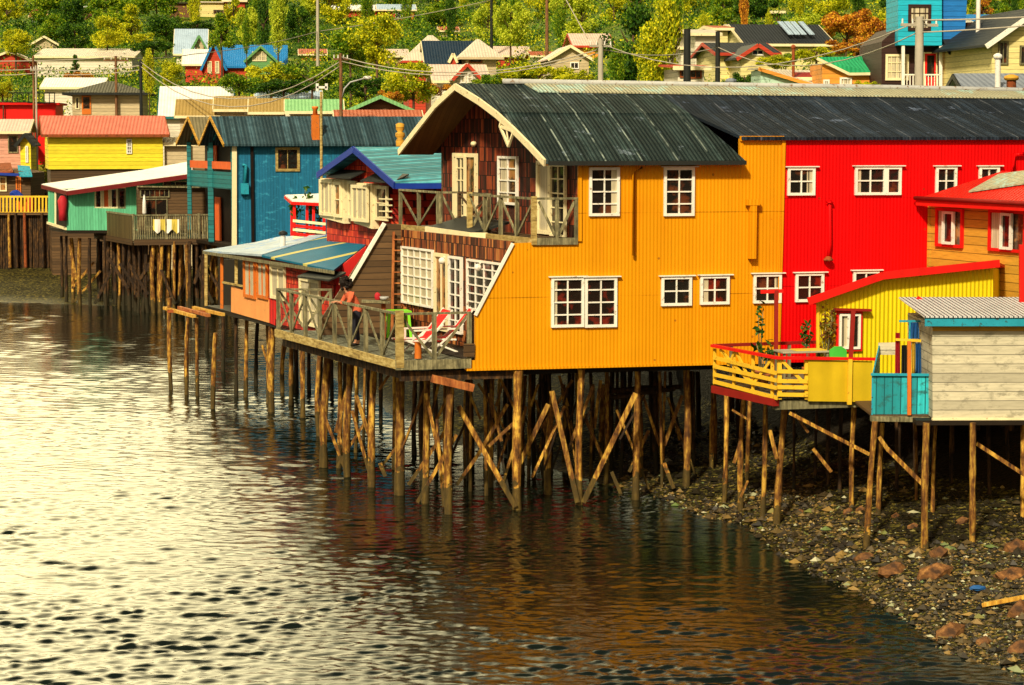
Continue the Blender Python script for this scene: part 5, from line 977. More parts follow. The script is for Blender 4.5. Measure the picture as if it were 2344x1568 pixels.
bhouse('blue_roof_house', 'house with a broad bright blue roof beside the red gabled one', 'house', 514, 650, 150, Yg(560, 195)+3, 48, 8, 'side', 'wall_red', 'rf_blue', 'rf_blue')
bhouse('green_gable_house', 'green gabled house with one cream window under the blue roof', 'house', 566, 628, 135, Yg(560, 195)-1.5, 28, 6, 'gable', 'wall_green', 'rf_lblue', 'wall_green', wins=((577, 118, 610, 140, 3, 2, 'cream', 'curtain'),))
bhouse('white_roof_cottage', 'red cottage with a white roof left of the blue gable', 'house', 424, 468, 145, Yg(560, 195)+1, 32, 5, 'side', 'wall_red', 'rf_white')
bhouse('light_blue_house', 'tall house with a light blue roof and small dormer', 'house', 404, 468, 120, (150,), 54, 6, 'side', 'wall_white', 'rf_lblue')
bhouse('dormer_house', 'tiny pale gable in front of the light blue roof', 'house', 446, 466, 100, Yg(436, 150)-3, 18, 3, 'gable', 'wall_beige', 'rf_lblue', 'wall_green')
bhouse('cream_block', 'cream block with a dark slot window at the top left', 'house', 438, 512, 6, (40,), 0, 7, 'flat', 'wall_cream', 'rf_pale', wins=((488, 22, 512, 32, 3, 1, 'rail', 'glass'),))
bhouse('dark_shed_far', 'dark grey shed left of the cream block', 'shed', 388, 436, 8, (42,), 0, 6, 'flat', 'wall_brown', 'rf_olive')
bhouse('red_block', 'red house right of the cream block at the top edge', 'house', 514, 560, 2, (44,), 10, 6, 'side', 'wall_red', 'rf_pale', wins=((522, 4, 535, 18, 2, 2),))
bhouse('green_hut', 'small green hut with an orange roof high on the left', 'hut', 72, 102, 38, (60,), 16, 4, 'side', 'wall_green', 'rf_rust', wins=((74, 40, 80, 54, 1, 1),))
bhouse('brown_hut', 'long brown hut with a whitish roof at the top left', 'hut', 142, 216, 22, (48,), 9, 5, 'side', 'wall_brown', 'rf_white')
bhouse('red_bungalow', 'red bungalow with a pale blue roof near the top centre left', 'house', 868, 948, 22, (48,), 13, 5, 'side', 'wall_red', 'rf_lblue', wins=((905, 26, 922, 42, 3, 2, 'white'),))
bhouse('red_bungalow', 'pinkish roofed red bungalow beyond the big yellow tree', 'house', 765, 862, 22, (42,), 12, 5, 'side', 'wall_red', 'rf_white')
bhouse('tan_hip_house', 'house with a tall tan hipped roof left of the black roof', 'house', 936, 1050, 140, 160, 64, 8, 'hip', 'wall_red', 'rf_pale', 'wall_red', ov=.5)
bhouse('black_roof_house', 'house with a steep blue black roof and a tiny dormer', 'house', 982, 1092, 152, 156, 60, 8, 'side', 'wall_brown', 'rf_black', 'cream')
bhouse('dormer', 'tiny red triangular dormer on the blue black roof', 'dormer', 1030, 1044, 137, 153.6, 14, 1.2, 'gable', 'wall_red', 'rf_black', 'cream', ov=.1)
bhouse('tan_gable_house', 'house with a pointed tan striped roof right of the black roof', 'house', 1068, 1136, 132, 152, 46, 6, 'hip', 'wall_beige', 'rf_pale', 'wall_beige', ov=.5, wins=((1074, 134, 1104, 144, 1, 1, 'rust', 'glass'),))
bhouse('pink_roof_house', 'low house with a pinkish white roof behind the orange shrubs', 'house', 1000, 1110, 184, 142, 36, 6, 'side', 'wall_white', 'rf_pinkw', 'cream')
bhouse('arch_window_house', 'small white gable with twin windows and a red verge', 'house', 1046, 1092, 172, 139, 24, 5, 'gable', 'wall_white', 'rf_pinkw', 'wall_red', wins=((1054, 166, 1066, 190, 1, 2, 'white', 'curtain'), (1070, 166, 1082, 190, 1, 2, 'white', 'curtain')))
bhouse('white_roof_bungalow', 'bungalow with a whitish roof right of the tan pointed roof', 'house', 1118, 1212, 127, (150,), 22, 7, 'side', 'wall_red', 'rf_pinkw')
bhouse('beige_gable_house', 'beige house with a broad low gable in the centre', 'house', 1262, 1348, 132, 160, 26, 7, 'gable', 'wall_beige', 'rf_pinkw', 'cream', wins=((1305, 142, 1325, 158, 2, 1, 'white'),))
bhouse('red_cottage', 'red cottage with a whitish roof right of the centre', 'house', 1318, 1398, 104, (135,), 28, 6, 'side', 'wall_orange', 'rf_pinkw', 'wall_red')
bhouse('white_tower_house', 'tall narrow white house between two dark poles', 'house', 1592, 1638, 78, 128, 12, 6, 'side', 'wall_white', 'rf_pale', wins=((1600, 110, 1618, 140, 1, 2), (1600, 160, 1618, 190, 1, 2)))
bhouse('white_block', 'white block behind the left dark pole', 'house', 1560, 1594, 110, 132, 8, 6, 'side', 'wall_white', 'rf_pale', wins=((1568, 130, 1582, 150, 1, 1),))
bhouse('yellow_villa', 'pale yellow villa with a dark roof above the bushes', 'house', 1648, 1772, 122, 120, 26, 7, 'side', 'wall_cream', 'rf_dark', 'wall_red')
bhouse('arched_gable', 'yellow gable with a dark twin window right of the white house', 'house', 1696, 1770, 128, 117, 24, 4, 'gable', 'wall_cream', 'rf_dark', 'wall_red', wins=((1720, 113, 1748, 127, 2, 1, 'white', 'glass'),))
bb, bF = bhouse('long_roof_house', 'house with a long dark roof fitted with grey panels', 'house', 1712, 1900, 100, 138, 48, 9, 'side', 'wall_cream', 'rf_dark', 'cream')
for a in (.52, .60, .68, .78): m = MB(); u_ = bF.u; v_ = -bF.n; L = 5.2; q = bF.px(1712, 100)+u_*L*a+v_*.6+ZV*(.28+.32); r_ = 48*138/FP; m.prism([q, q+u_*.34, q+u_*.34+v_*3.2+ZV*3.2*r_/4.5, q+v_*3.2+ZV*3.2*r_/4.5], ZV*.05); m.build('roof_panel', M['rf_lblue'], bb)
bhouse('peach_hut', 'peach hut with a pale roof above the yellow villa', 'hut', 1680, 1712, 64, (88,), 8, 4, 'side', 'wall_orange', 'rf_pale')
bhouse('brown_cabin', 'brown cabin with a whitish roof in the wood above the long roof', 'hut', 1760, 1788, 28, (50,), 7, 4, 'shed', 'wall_brown', 'rf_white')
bhouse('red_eaved_house', 'low white house with dark windows and a red eave behind the left black pole', 'house', 1552, 1612, 156, 106, 9, 4, 'shed', 'wall_white', 'wall_red', wins=((1556, 160, 1572, 178, 1, 1, 'rust', 'glass'), (1578, 160, 1606, 180, 2, 1, 'rust', 'glass')))
bhouse('cream_tower', 'narrow cream house right of the tall white one', 'house', 1640, 1666, 66, 134, 8, 5, 'side', 'wall_cream', 'rf_rust')
bhouse('white_cottage', 'white cottage with a red roof left of the big green tree', 'house', 1222, 1262, 128, (150,), 10, 5, 'side', 'wall_white', 'rf_rust', wins=((1232, 132, 1242, 142, 1, 1),))
bhouse('pink_cottage', 'pale pink cottage between yellow tree and tan hipped roof', 'house', 880, 930, 128, (150,), 16, 6, 'side', 'wall_pink', 'rf_pinkw')
bhouse('orange_cottage', 'orange cottage half hidden in the trees right of the blue roof', 'house', 690, 742, 124, (140,), 12, 5, 'side', 'wall_orange', 'rf_rust')
bhouse('ochre_hut', 'ochre hut with a rusty roof at the top centre', 'hut', 1010, 1046, 70, (88,), 9, 4, 'side', 'wall_beige', 'rf_rust')
# aqua shed, orange house, dark brown house with turquoise tower, cream house
Fs = Fac(atY(1740, 200, 100), (1, .05)); t = thing('aqua_shed', 'pale aqua clapboard shed with an orange sloping verge', 'shed', Fs.px(1800, 215)); FOOT.append((t.location.x, 102, 2.5))
m = MB(); m.prism([Fs.px(*q) for q in ((1741, 158), (1872, 196), (1872, 250), (1741, 250))], NPX*4); m.build('wall', M['wall_aqua'], t)
m = MB(); a, b = Fs.px(1736, 155, .2), Fs.px(1884, 200, .2); m.prism([a, b, b+NPX*4.6+ZV*.9, a+NPX*4.6+ZV*.1], -ZV*.08); m.build('roof', M['rf_pale'], t); m = MB(); m.beam(a-ZV*.05, b-ZV*.05, .05, .16, side=NPX); m.build('fascia', M['wall_orange'], t)
bhouse('red_awning_hut', 'little hut with a dark red roof between aqua shed and orange house', 'hut', 1810, 1872, 178, 101.5, 9, 2, 'side', 'wall_beige', 'red_dark', 'cream')
Fo = Fac(atY(1880, 200, 98), (1, .1)); t = thing('orange_house', 'small orange house with a green metal roof', 'house', Fo.px(1940, 215)); FOOT.append((t.location.x, 100, 2.5))
m = MB(); m.prism([Fo.px(*q) for q in ((1882, 145), (1944, 170), (2010, 172), (2010, 250), (1882, 250))], NPX*4); m.build('wall', M['wall_orange'], t)
a, b, c_ = Fo.px(1870, 131, .2), Fo.px(1944, 167, .2), Fo.px(2018, 166, .2); d = atY(2016, 128, 101.5); m = MB(); m.prism([a, b, c_, d], -ZV*.08); m.build('roof', M['rf_green'], t); m = MB(); m.beam(a-ZV*.05, b-ZV*.05, .05, .12, side=NPX); m.beam(b-ZV*.05, c_-ZV*.05, .05, .12, side=NPX); m.build('fascia', M['cream'], t)
window(t, Fo, 1884, 182, 1898, 208, 2, 2, 'white', 'curtain', fw=.08); window(t, Fo, 1922, 177, 1949, 208, 3, 2, 'white', 'curtain', fw=.08)
Fb = Fac(atY(2020, 200, 95), (1, .05)); t = thing('turquoise_tower_house', 'dark brown house with a turquoise tower and a small white balcony', 'house', Fb.px(2120, 215)); FOOT.append((t.location.x, 98, 4))
m = MB(); m.prism([Fb.px(*q) for q in ((2018, 95), (2058, 60), (2240, 50), (2262, 80), (2262, 260), (2018, 260))], NPX*6); m.build('wall', M['wall_darkbrown'], t)
m = MB(); m.prism([Fb.px(*q, .8) for q in ((2056, -40), (2156, -40), (2156, 104), (2056, 103))], NPX*3); m.build('tower', M['wall_turq'], t)
m = MB(); m.prism([Fb.px(*q, .4) for q in ((2157, -40), (2216, -40), (2208, 88), (2157, 90))], NPX*3); m.build('side_wing', M['wall_blue'], t)
Ft = Fac(Fb.px(2056, 100, .8), Fb.u); window(t, Ft, 2079, 10, 2130, 70, 4, 3, 'wall_darkbrown', 'curtain', fw=.12)
window(t, Fb, 2027, 124, 2079, 184, 4, 3, 'cream', 'curtain', fw=.1); window(t, Fb, 2160, 124, 2222, 166, 5, 2, 'cream', 'curtain', fw=.1)
door(t, Fb, 2117, 122, 2142, 200, 'red_trim', cols=1, rows=1); m = MB(); m.beam(Fb.px(2115, 122, .05), Fb.px(2115, 200, .05), .06, .06); m.beam(Fb.px(2144, 122, .05), Fb.px(2144, 200, .05), .06, .06); m.beam(Fb.px(2114, 121, .05), Fb.px(2145, 121, .05), .06, .06); m.build('door_frame', M['cream'], t)
m = MB(); a, b = Fb.px(2157, 88, .3), Fb.px(2216, 88, .3); m.prism([a, b, Fb.px(2248, 122, 1.6), Fb.px(2172, 120, 1.6)], -ZV*.1); m.build('porch_roof', M['rf_dark'], t)
for x in (2067, 2153): m = MB(); m.beam(Ft.px(x, 104, -.1), Ft.px(x, 210, -.1), .13, .13); m.build('post', M['white'], t)
m = MB()
for x in range(2069, 2152, 7): m.beam(Ft.px(x, 172, -.1), Ft.px(x, 207, -.1), .04, .04)
m.beam(Ft.px(2066, 171, -.1), Ft.px(2154, 171, -.1), .07, .06); m.beam(Ft.px(2060, 210, -.1), Ft.px(2160, 211, -.1), .5, .08); m.build('balustrade', M['white'], t)
m = MB(); m.pathtube([Fb.px(2248, 85, .1), Fb.px(2243, 95, .1), Fb.px(2243, 160, .1)], .06, 8); m.build('downpipe', M['white'], t)
for x, mt, lb in ((2205, 'red_cloth', 'red coat hanging right of the small windows on the brown porch'), (2190, 'orange_paint', 'orange cloth hanging on the brown house porch')):
    m = MB(); q = Fb.px(x, 196, .9); m.lathe(q, [(.16, 0), (.2, .3), (.17, .7), (.06, .9)], 8); tag(m.build('hanging_cloth', M[mt]), lb, 'cloth')
bhouse('blue_roof_annex', 'building with a deep blue roof behind the cream house at the right edge', 'house', 2262, 2420, 62, 104, 34, 8, 'side', 'wall_blue', 'rf_blue', 'white')
ch_, cF_ = bhouse('cream_house', 'cream house with a white edged dark gable at the right edge', 'house', 2272, 2470, 92, 88, 70, 7, 'gable', 'wall_cream', 'rf_dark', 'white', wins=((2285, 94, 2307, 148, 2, 1, 'rail', 'glass'), (2334, 104, 2356, 148, 2, 1, 'rail', 'glass')), ov=.4)
bhouse('grey_roof_house', 'house with a grey blue roof just behind the long red wall', 'house', 2232, 2480, 222, 76, 52, 6, 'side', 'wall_white', 'rf_grey', 'dark', yaw=-.05)
for x, yb, yt, r, mt, lb, Yq in ((2315, 222, 184, .16, 'rust', 'rusty chimney with a yellow cap on the grey blue roof', 73.5), (2284, 200, 135, .10, 'roof_white', 'tall white stove pipe on the grey blue roof', 76.5), (1816, 168, 112, .07, 'rust', 'thin brown stove pipe above the aqua shed', 101), (1673, 214, 190, .15, 'rf_grey', 'short grey vent above the black roof ridge', 90)):
    t = thing('stove_pipe' if r < .12 else 'chimney', lb, 'chimney', atY(x, yb, Yq)); m = MB(); m.tube(atY(x, yb+12, Yq), atY(x, yt, Yq), r, n=10); m.build('pipe', M[mt], t); m = MB(); m.lathe(atY(x, yt, Yq), [(r*1.3, 0), (r*1.6, .06), (r*1.5, .14), (r*.5, .2)], 10); m.build('cap', M['ochre' if x == 2315 else mt], t)
# ---------------------------------------------------------------- poles and wires
def pole(label, x, yb, yt, Y, r, mat, arm=0, n=2):
    top = atY(x, yt, Y); b = atY(x, yb, Y); gz = ground(b.x, b.y); b.z = min(b.z, gz)-.3; t = thing('utility_pole', label, 'pole', b, 'utility poles')
    m = MB(); m.tube(b, top, r*1.25, r, 8, rings=2); m.build('post', M[mat], t)
    for k in range(1 if arm else 0):
        c = top-ZV*(.3+k*.6); m = MB(); m.beam(c-Vector((arm, .2, 0)), c+Vector((arm, .2, 0)), .09, .1); m.build('crossarm', M[mat], t)
        for i in (-1, -.4, .4, 1): m = MB(); m.tube(c+Vector((arm*i*.93, .2*i, .05)), c+Vector((arm*i*.93, .2*i, .22)), .035, .03, 6); m.build('insulator', M['roof_white'], t)
    return top
pole('brown utility pole with a crossarm before the pale warehouse', 265, 195, 128, 150, .09, 'pole_brown', .8)
pole('dark leaning utility pole right of the beige hipped house', 322, 265, 138, 140, .10, 'dark')
pole('thin brown pole in front of the red gabled house on the left', 76, 236, 128, 148, .07, 'pole_brown')
pole('pale pole right of the thin brown one on the left', 82, 236, 150, 143, .06, 'pole_grey', .3)
pole('pale pole standing among the trees above the blue roofed house', 727, 122, -10, 195, .14, 'pole_grey')
pole('rusty brown pole carrying the street lamp', 780, 268, 122, 112, .09, 'pole_brown', .35)
pole('concrete pole in front of the big dark green tree', 1375, 210, 90, 100, .12, 'pole_grey', .5)
pole('tall rusty pole rising out of the top edge in the centre', 1252, 110, -20, 170, .12, 'pole_brown')
pole('dark pole at the top edge left of the round light tree', 1125, 70, -20, 205, .13, 'dark')
pole('thick black pole left of the narrow white house', 1573, 205, 66, 104, .16, 'dark')
pole('black pole right of the narrow white house', 1643, 205, 72, 106, .11, 'dark')
pole('broad concrete pole in front of the turquoise tower', 2105, 215, 38, 80, .15, 'pole_grey', .7)
pole('white pole at the top edge above the dark brown house', 2240, 70, -20, 92, .09, 'roof_white')
t = thing('street_lamp', 'curved arm street lamp on the rusty brown pole', 'lamp', atY(786, 220, 111.8)); m = MB(); m.pathtube([atY(784, 222, 111.8), atY(788, 203, 111.8), atY(802, 188, 111.8), atY(832, 180, 111.8)], .04, 7); m.build('arm', M['metal'], t); m = MB(); q = atY(841, 178, 111.8); m.blob(q, (.24, .1, .1), 0, .01, 2); m.build('lamp_head', M['roof_white'], t)
def wire(label, pts, r=.02, sag=0):
    P = [atY(*p) for p in pts]; out = []
    for a, b in zip(P[:-1], P[1:]):
        k = 10
        for i in range(k): t = i/k; out.append(lerp(a, b, t)-ZV*(sag*4*t*(1-t)*(b-a).length/15))
    out.append(P[-1]); m = MB(); m.pathtube(out, r, 5); tag(m.build('cable', M['pole_grey' if 'black' not in label else 'dark']), label, 'cable', 'overhead cables')
wire('pale overhead cable from the left edge to the centre across the warehouse', [(-20, 140, 150), (265, 130, 150), (440, 124, 170), (727, 72, 195), (1125, 0, 205)], .032, .15)
wire('lower of two pale cables sagging from the dark leaning pole to the lamp pole', [(322, 152, 140), (780, 150, 112)], .03, 1.1)
wire('upper of two pale cables sagging from the dark leaning pole to the lamp pole', [(322, 142, 140), (780, 140, 112)], .03, 1.0)
wire('pale cable from the left edge to the dark leaning pole', [(-20, 160, 148), (76, 158, 148), (322, 150, 140)], .03, .25)
wire('second pale cable from the left edge below the first one', [(-20, 172, 148), (76, 168, 148), (322, 160, 140)], .028, .25)
wire('pale cable sagging from the lamp pole to the concrete pole', [(780, 130, 112), (1375, 112, 100)], .028, .8)
wire('second pale cable from the lamp pole to the concrete pole', [(780, 140, 112), (1375, 120, 100)], .025, .75)
wire('pale cable from the concrete pole to the pole before the turquoise tower', [(1375, 100, 100), (2105, 48, 80)], .022, .9)
wire('lower pale cable running to the pole before the turquoise tower', [(1375, 112, 100), (1643, 108, 106), (2105, 72, 80)], .022, .6)
wire('white cable from the tower pole to the right edge, upper', [(2105, 46, 80), (2400, 36, 76)], .03, .1)
wire('white cable from the tower pole to the right edge, lower', [(2105, 74, 80), (2400, 54, 76)], .028, .1)
wire('pale guy wire slanting down from the top edge in the centre', [(1285, -20, 168), (1345, 88, 160)], .04, 0)
# ---------------------------------------------------------------- trees and scrub
M['f_yg'] = foliage('yellow_green_leaves', (.10, .17, .004), (.46, .50, .008), (.85, .78, .02))
M['f_mid'] = foliage('mid_green_leaves', (.02, .08, .003), (.12, .27, .008), (.42, .50, .015))
M['f_dark'] = foliage('deep_green_leaves', (.006, .034, .002), (.03, .10, .006), (.13, .25, .012))
M['f_or'] = foliage('autumn_orange_leaves', (.18, .05, .01), (.60, .20, .015), (.85, .50, .03))
M['f_lt'] = foliage('pale_green_leaves', (.16, .24, .01), (.45, .55, .02), (.75, .78, .06))
M['bark'] = wood('tree_bark', (.03, .018, .01), (.09, .05, .025), (.17, .1, .05))
def crown_mesh(kind, n, seed, leaf):
    rnd = random.Random(seed); m = MB(); k = {'round': 26, 'column': 30, 'cone': 26, 'shrub': 22}[kind]
    for i in range(k):
        t = rnd.random(); a = rnd.random()*6.28
        if kind == 'round': z = -.9+1.8*t; rr_ = math.sqrt(max(0, 1-z*z))*rnd.uniform(.35, .85); c = (math.cos(a)*rr_, math.sin(a)*rr_, z*.85); s = rnd.uniform(.22, .42)
        elif kind == 'column': z = -1+2*t; w_ = (1-abs(z)**2.6)*.75+.05; c = (math.cos(a)*w_*rnd.uniform(.2, .8), math.sin(a)*w_*rnd.uniform(.2, .8), z*.92); s = rnd.uniform(.2, .36)
        elif kind == 'cone': z = -1+2*t; w_ = (1-t)*.85+.04; c = (math.cos(a)*w_*.7, math.sin(a)*w_*.7, z*.92); s = rnd.uniform(.16, .34)
        else: z = -.8+1.5*t; rr_ = rnd.uniform(.2, .95); c = (math.cos(a)*rr_, math.sin(a)*rr_, z*.7*(1.1-rr_*.5)); s = rnd.uniform(.18, .36)
        leaf_cluster(m, c, (s, s, s*.8 if kind != 'column' else s*1.5), n//k, leaf, 0, rnd)
    return m
CR = {}
for kind, vs in (('round', 3), ('column', 2), ('cone', 2), ('shrub', 3)):
    for j in range(vs):
        mb_ = crown_mesh(kind, 6500, 17*j+len(kind), .052 if kind != 'column' else .052); me = bpy.data.meshes.new('crown'); me.from_pydata(mb_.v, [], mb_.f); me.materials.append(M['f_mid']); me.update(); CR[kind, j] = me
def trunk_mesh(seed, h=1.0):
    rnd = random.Random(seed); m = MB(); m.tube((0, 0, -4), (0, 0, .3), .085, .04, 7, rings=7, bend=.04, jit=.2)
    for i in range(7):
        a = rnd.random()*6.28; z = rnd.uniform(-.7, .2); m.tube((0, 0, z), (math.cos(a)*.5, math.sin(a)*.5, z+.4), .035, .012, 5, rings=3, bend=.05)
    return m
TM = []
for j in range(2): tm = trunk_mesh(j); me = bpy.data.meshes.new('trunk'); me.from_pydata(tm.v, [], tm.f); me.materials.append(M['bark']); me.update(); TM.append(me)
tcount = [0]
def tree(name, label, x, yb, yt, wpx, Y, kind, mat, group='trees on the hillside', sink=0):
    i = tcount[0]; tcount[0] += 1
    top = atY(x, yt, Y); bot = atY(x, yb, Y); gz = ground(top.x, Y); hz = (top.z-bot.z); w_ = wpx/FP*Y/2
    t = thing(name, label, 'shrub' if 'shrub' in name or 'bush' in name else 'tree', Vector((top.x, Y, min(gz, bot.z))), group)
    cz = (top.z+bot.z)/2-t.location.z
    for part, me in (('trunk', TM[i % 2]), ('crown', CR[kind, i % (3 if kind in ('round', 'shrub') else 2)])):
        o = bpy.data.objects.new(part, me); C.objects.link(o); o.parent = t; o.location = (0, 0, cz); o.scale = (w_, w_, max(hz/2, .3)); o.rotation_euler.z = i*1.3
        if part == 'crown': o.material_slots[0].link = 'OBJECT'; o.material_slots[0].material = M[mat]
        else: o.scale.x = o.scale.y = min(w_, 1.6+.0*i)
TR = [('broad_tree', 'round yellow green tree at the far left edge', 36, 128, 60, 78, 205, 'round', 'f_yg'), ('broad_tree', 'yellow topped tree above the warehouse roof', 245, 118, 34, 85, 210, 'round', 'f_yg'), ('broad_tree', 'small yellow tree right of the warehouse ridge', 325, 105, 66, 60, 215, 'shrub', 'f_yg'),
    ('broad_tree', 'dark green tree between warehouse and hill hut', 170, 115, 45, 90, 220, 'round', 'f_dark'), ('broad_tree', 'deep green tree left of the yellow topped tree', 120, 105, 30, 80, 235, 'round', 'f_mid'), ('broad_tree', 'green tree below the cream block', 380, 100, 30, 110, 225, 'round', 'f_dark'), ('broad_tree', 'mid green tree left of the light blue roof', 350, 130, 80, 90, 205, 'shrub', 'f_dark'),
    ('conical_tree', 'pointed green tree right behind the light blue roof', 505, 112, 34, 80, 184, 'cone', 'f_mid'), ('poplar', 'narrow green poplar right of the pointed tree', 563, 112, 34, 34, 190, 'column', 'f_mid'), ('poplar', 'broad pale poplar above the blue roof', 636, 108, -8, 62, 200, 'column', 'f_lt'), ('poplar', 'dark poplar left of the broad pale poplar', 602, 100, -10, 50, 208, 'column', 'f_dark'),
    ('broad_tree', 'large yellow green tree above the lamp pole', 862, 150, 18, 130, 166, 'round', 'f_yg'), ('broad_tree', 'green tree left of the large yellow one', 800, 165, 50, 110, 168, 'round', 'f_mid'), ('broad_tree', 'yellowish tree with orange tints behind the green gable shed', 945, 245, 140, 130, 130, 'round', 'f_yg'), ('bush', 'orange tinted bush left of the big gable roof', 893, 250, 192, 60, 126, 'shrub', 'f_or'),
    ('broad_tree', 'light green egg shaped tree at the top centre', 1170, 108, -6, 98, 200, 'round', 'f_lt'), ('broad_tree', 'wide yellow flecked shrub tree above the ridge', 1235, 225, 128, 170, 122, 'shrub', 'f_yg'), ('broad_tree', 'green shrub tree left above the ridge', 1150, 225, 148, 120, 124, 'shrub', 'f_mid'), ('broad_tree', 'yellow tipped small tree right of the wide shrub', 1320, 215, 145, 80, 120, 'shrub', 'f_yg'),
    ('broad_tree', 'big dark green tree right of the concrete pole', 1450, 225, 2, 150, 118, 'round', 'f_dark'), ('poplar', 'tall yellow green tree at the right flank of the big dark tree', 1530, 232, -20, 115, 114, 'column', 'f_yg'), ('poplar', 'bright feathery bush at the foot of the big dark tree', 1490, 235, 70, 125, 111, 'column', 'f_yg'), ('poplar', 'green tree just right of the concrete pole', 1412, 225, 100, 60, 113, 'column', 'f_mid'),
    ('poplar', 'bright yellow poplar right of the dark leaning pole', 340, 212, 122, 42, 150, 'column', 'f_yg'), ('broad_tree', 'yellow green tree left of the red cottage', 392, 195, 136, 62, 158, 'round', 'f_yg'), ('bush', 'yellow bush before the warehouse wall', 180, 190, 160, 70, 172, 'shrub', 'f_or'), ('conical_tree', 'small dark fir before the warehouse wall', 172, 170, 128, 34, 178, 'cone', 'f_dark'),
    ('hedge_bush', 'dark green bush under the blue roof leftmost', 545, 225, 150, 110, 145, 'shrub', 'f_mid'), ('hedge_bush', 'yellow topped bush in the middle under the blue roof', 620, 215, 128, 120, 150, 'shrub', 'f_yg'), ('hedge_bush', 'big bush left of the lamp pole', 715, 225, 122, 140, 148, 'shrub', 'f_mid'), ('hedge_bush', 'dark bush above the pale blue roof', 650, 230, 165, 150, 140, 'shrub', 'f_dark'), ('hedge_bush', 'bush right of the lamp pole', 835, 235, 160, 110, 135, 'shrub', 'f_dark'),
    ('autumn_tree', 'orange red autumn tree left of the turquoise tower', 2020, 120, 10, 100, 135, 'shrub', 'f_or'), ('autumn_tree', 'orange autumn tree right of the long roofed house', 1940, 110, -5, 120, 150, 'shrub', 'f_or'), ('autumn_tree', 'rusty low autumn tree above the green metal roof', 1965, 140, 75, 140, 122, 'shrub', 'f_or'), ('bush', 'mixed orange and green bush above the aqua shed', 1870, 150, 95, 100, 118, 'shrub', 'f_yg'),
    ('bush', 'dark green bush at the foot of the yellow villa', 1705, 222, 150, 70, 108, 'shrub', 'f_dark'), ('bush', 'flowery bush above the aqua shed left', 1775, 165, 118, 90, 110, 'shrub', 'f_yg'), ('bush', 'bright yellow bush in front of the orange house', 1985, 222, 172, 62, 92, 'shrub', 'f_yg'), ('bush', 'green bush right of the arched gable', 1800, 158, 110, 60, 114, 'shrub', 'f_mid'), ('bush', 'low bush left under the yellow villa', 1665, 220, 175, 50, 108, 'shrub', 'f_mid'),
    ('broad_tree', 'green tree at the left edge behind the red block', 5, 225, 180, 50, 150, 'round', 'f_yg'), ('broad_tree', 'deep green tree above the light blue roof', 450, 78, 40, 90, 230, 'shrub', 'f_dark'), ('bush', 'bush before the pink roofed house', 1105, 215, 170, 70, 134, 'shrub', 'f_mid'), ('bush', 'orange bush left of the arch windowed gable', 1010, 225, 180, 70, 133, 'shrub', 'f_or')]
for a in TR: tree(*a)
rr = random.Random(21)
KN = {'round': 'broad_tree', 'column': 'poplar', 'cone': 'conical_tree', 'shrub': 'broad_tree'}
CN = {'f_yg': 'yellow green', 'f_mid': 'mid green', 'f_dark': 'deep green', 'f_or': 'orange', 'f_lt': 'pale green'}
for k in range(84):                                    # wooded upper slope
    x = -30+(k*2420/84)+rr.uniform(-25, 25); row = k % 3; yb = (100, 58, 18)[row]+rr.uniform(-12, 12); Y = Yg(x, yb)
    kind = rr.choice(['round', 'round', 'column', 'cone', 'shrub', 'column']); mat = rr.choice(['f_yg', 'f_yg', 'f_mid', 'f_mid', 'f_dark', 'f_lt', 'f_or' if x > 1700 else 'f_mid']); h = rr.uniform(60, 120)*(1.2 if kind == 'column' else 1); w_ = rr.uniform(30, 46) if kind == 'column' else rr.uniform(65, 115)
    if any(abs(x-b) < 55 and row == 0 for b in (460, 820, 910, 95)): continue
    tree(KN[kind], f'{CN[mat]} {dict(round="round", column="narrow upright", cone="pointed", shrub="spreading")[kind]} tree in the wood along the top edge', x, yb, yb-h, w_, Y, kind, mat, group=f'{CN[mat]} {kind} trees at the top edge')
rs = np.random.RandomState(9); BP = []
while len(BP) < 6200:
    Y = 122+300*rs.rand()**1.3; x = rs.uniform(-.30, .30)*Y
    if x/Y > .02: Y = max(86, Y-rs.rand()*50)
    if any((x-a)**2+(Y-b)**2 < c*c for a, b, c in FOOT): continue
    gz = ground(x, Y)
    if gz < 5.0: continue
    BP.append((x, Y, gz, rs.uniform(.5, 1.8)*(.6+Y/260)*(1.0 if rs.rand() < .8 else 1.5), rs.choice([0, 1, 2], p=[.33, .15, .52])))
BP = np.array(BP); NQ = 110; n_ = len(BP)*NQ; B_ = np.repeat(BP, NQ, 0)
d = rs.normal(size=(n_, 3)); d /= np.linalg.norm(d, axis=1)[:, None]; d *= (rs.rand(n_)**.33)[:, None]; d[:, 2] = np.abs(d[:, 2])*.9-.1
ctr = B_[:, :3]+d*B_[:, 3:4]*np.array([1, 1, .95]); a = rs.normal(size=(n_, 3)); a /= np.linalg.norm(a, axis=1)[:, None]; b = np.cross(a, rs.normal(size=(n_, 3))); b /= np.linalg.norm(b, axis=1)[:, None]
k = (.085*(.45+B_[:, 1]/230)*rs.uniform(.6, 1.4, n_))[:, None]; vs = np.stack([ctr-a*k, ctr+b*k*.6, ctr+a*k, ctr-b*k*.6], 1).reshape(-1, 3)
me = bpy.data.meshes.new('undergrowth'); off = np.array([0, 200, 0]); me.vertices.add(len(vs)); me.vertices.foreach_set('co', (vs-off).astype(np.float32).ravel()); me.loops.add(n_*4); me.loops.foreach_set('vertex_index', np.arange(n_*4, dtype=np.int32))
me.polygons.add(n_); me.polygons.foreach_set('loop_start', np.arange(0, n_*4, 4, dtype=np.int32)); me.polygons.foreach_set('loop_total', np.full(n_, 4, dtype=np.int32))
for q in ('f_mid', 'f_yg', 'f_dark'): me.materials.append(M[q])
me.polygons.foreach_set('material_index', B_[:, 4].astype(np.int32)); me.update(); me.validate(); sb = bpy.data.objects.new('undergrowth', me); C.objects.link(sb); sb.location = (0, 200, 0)
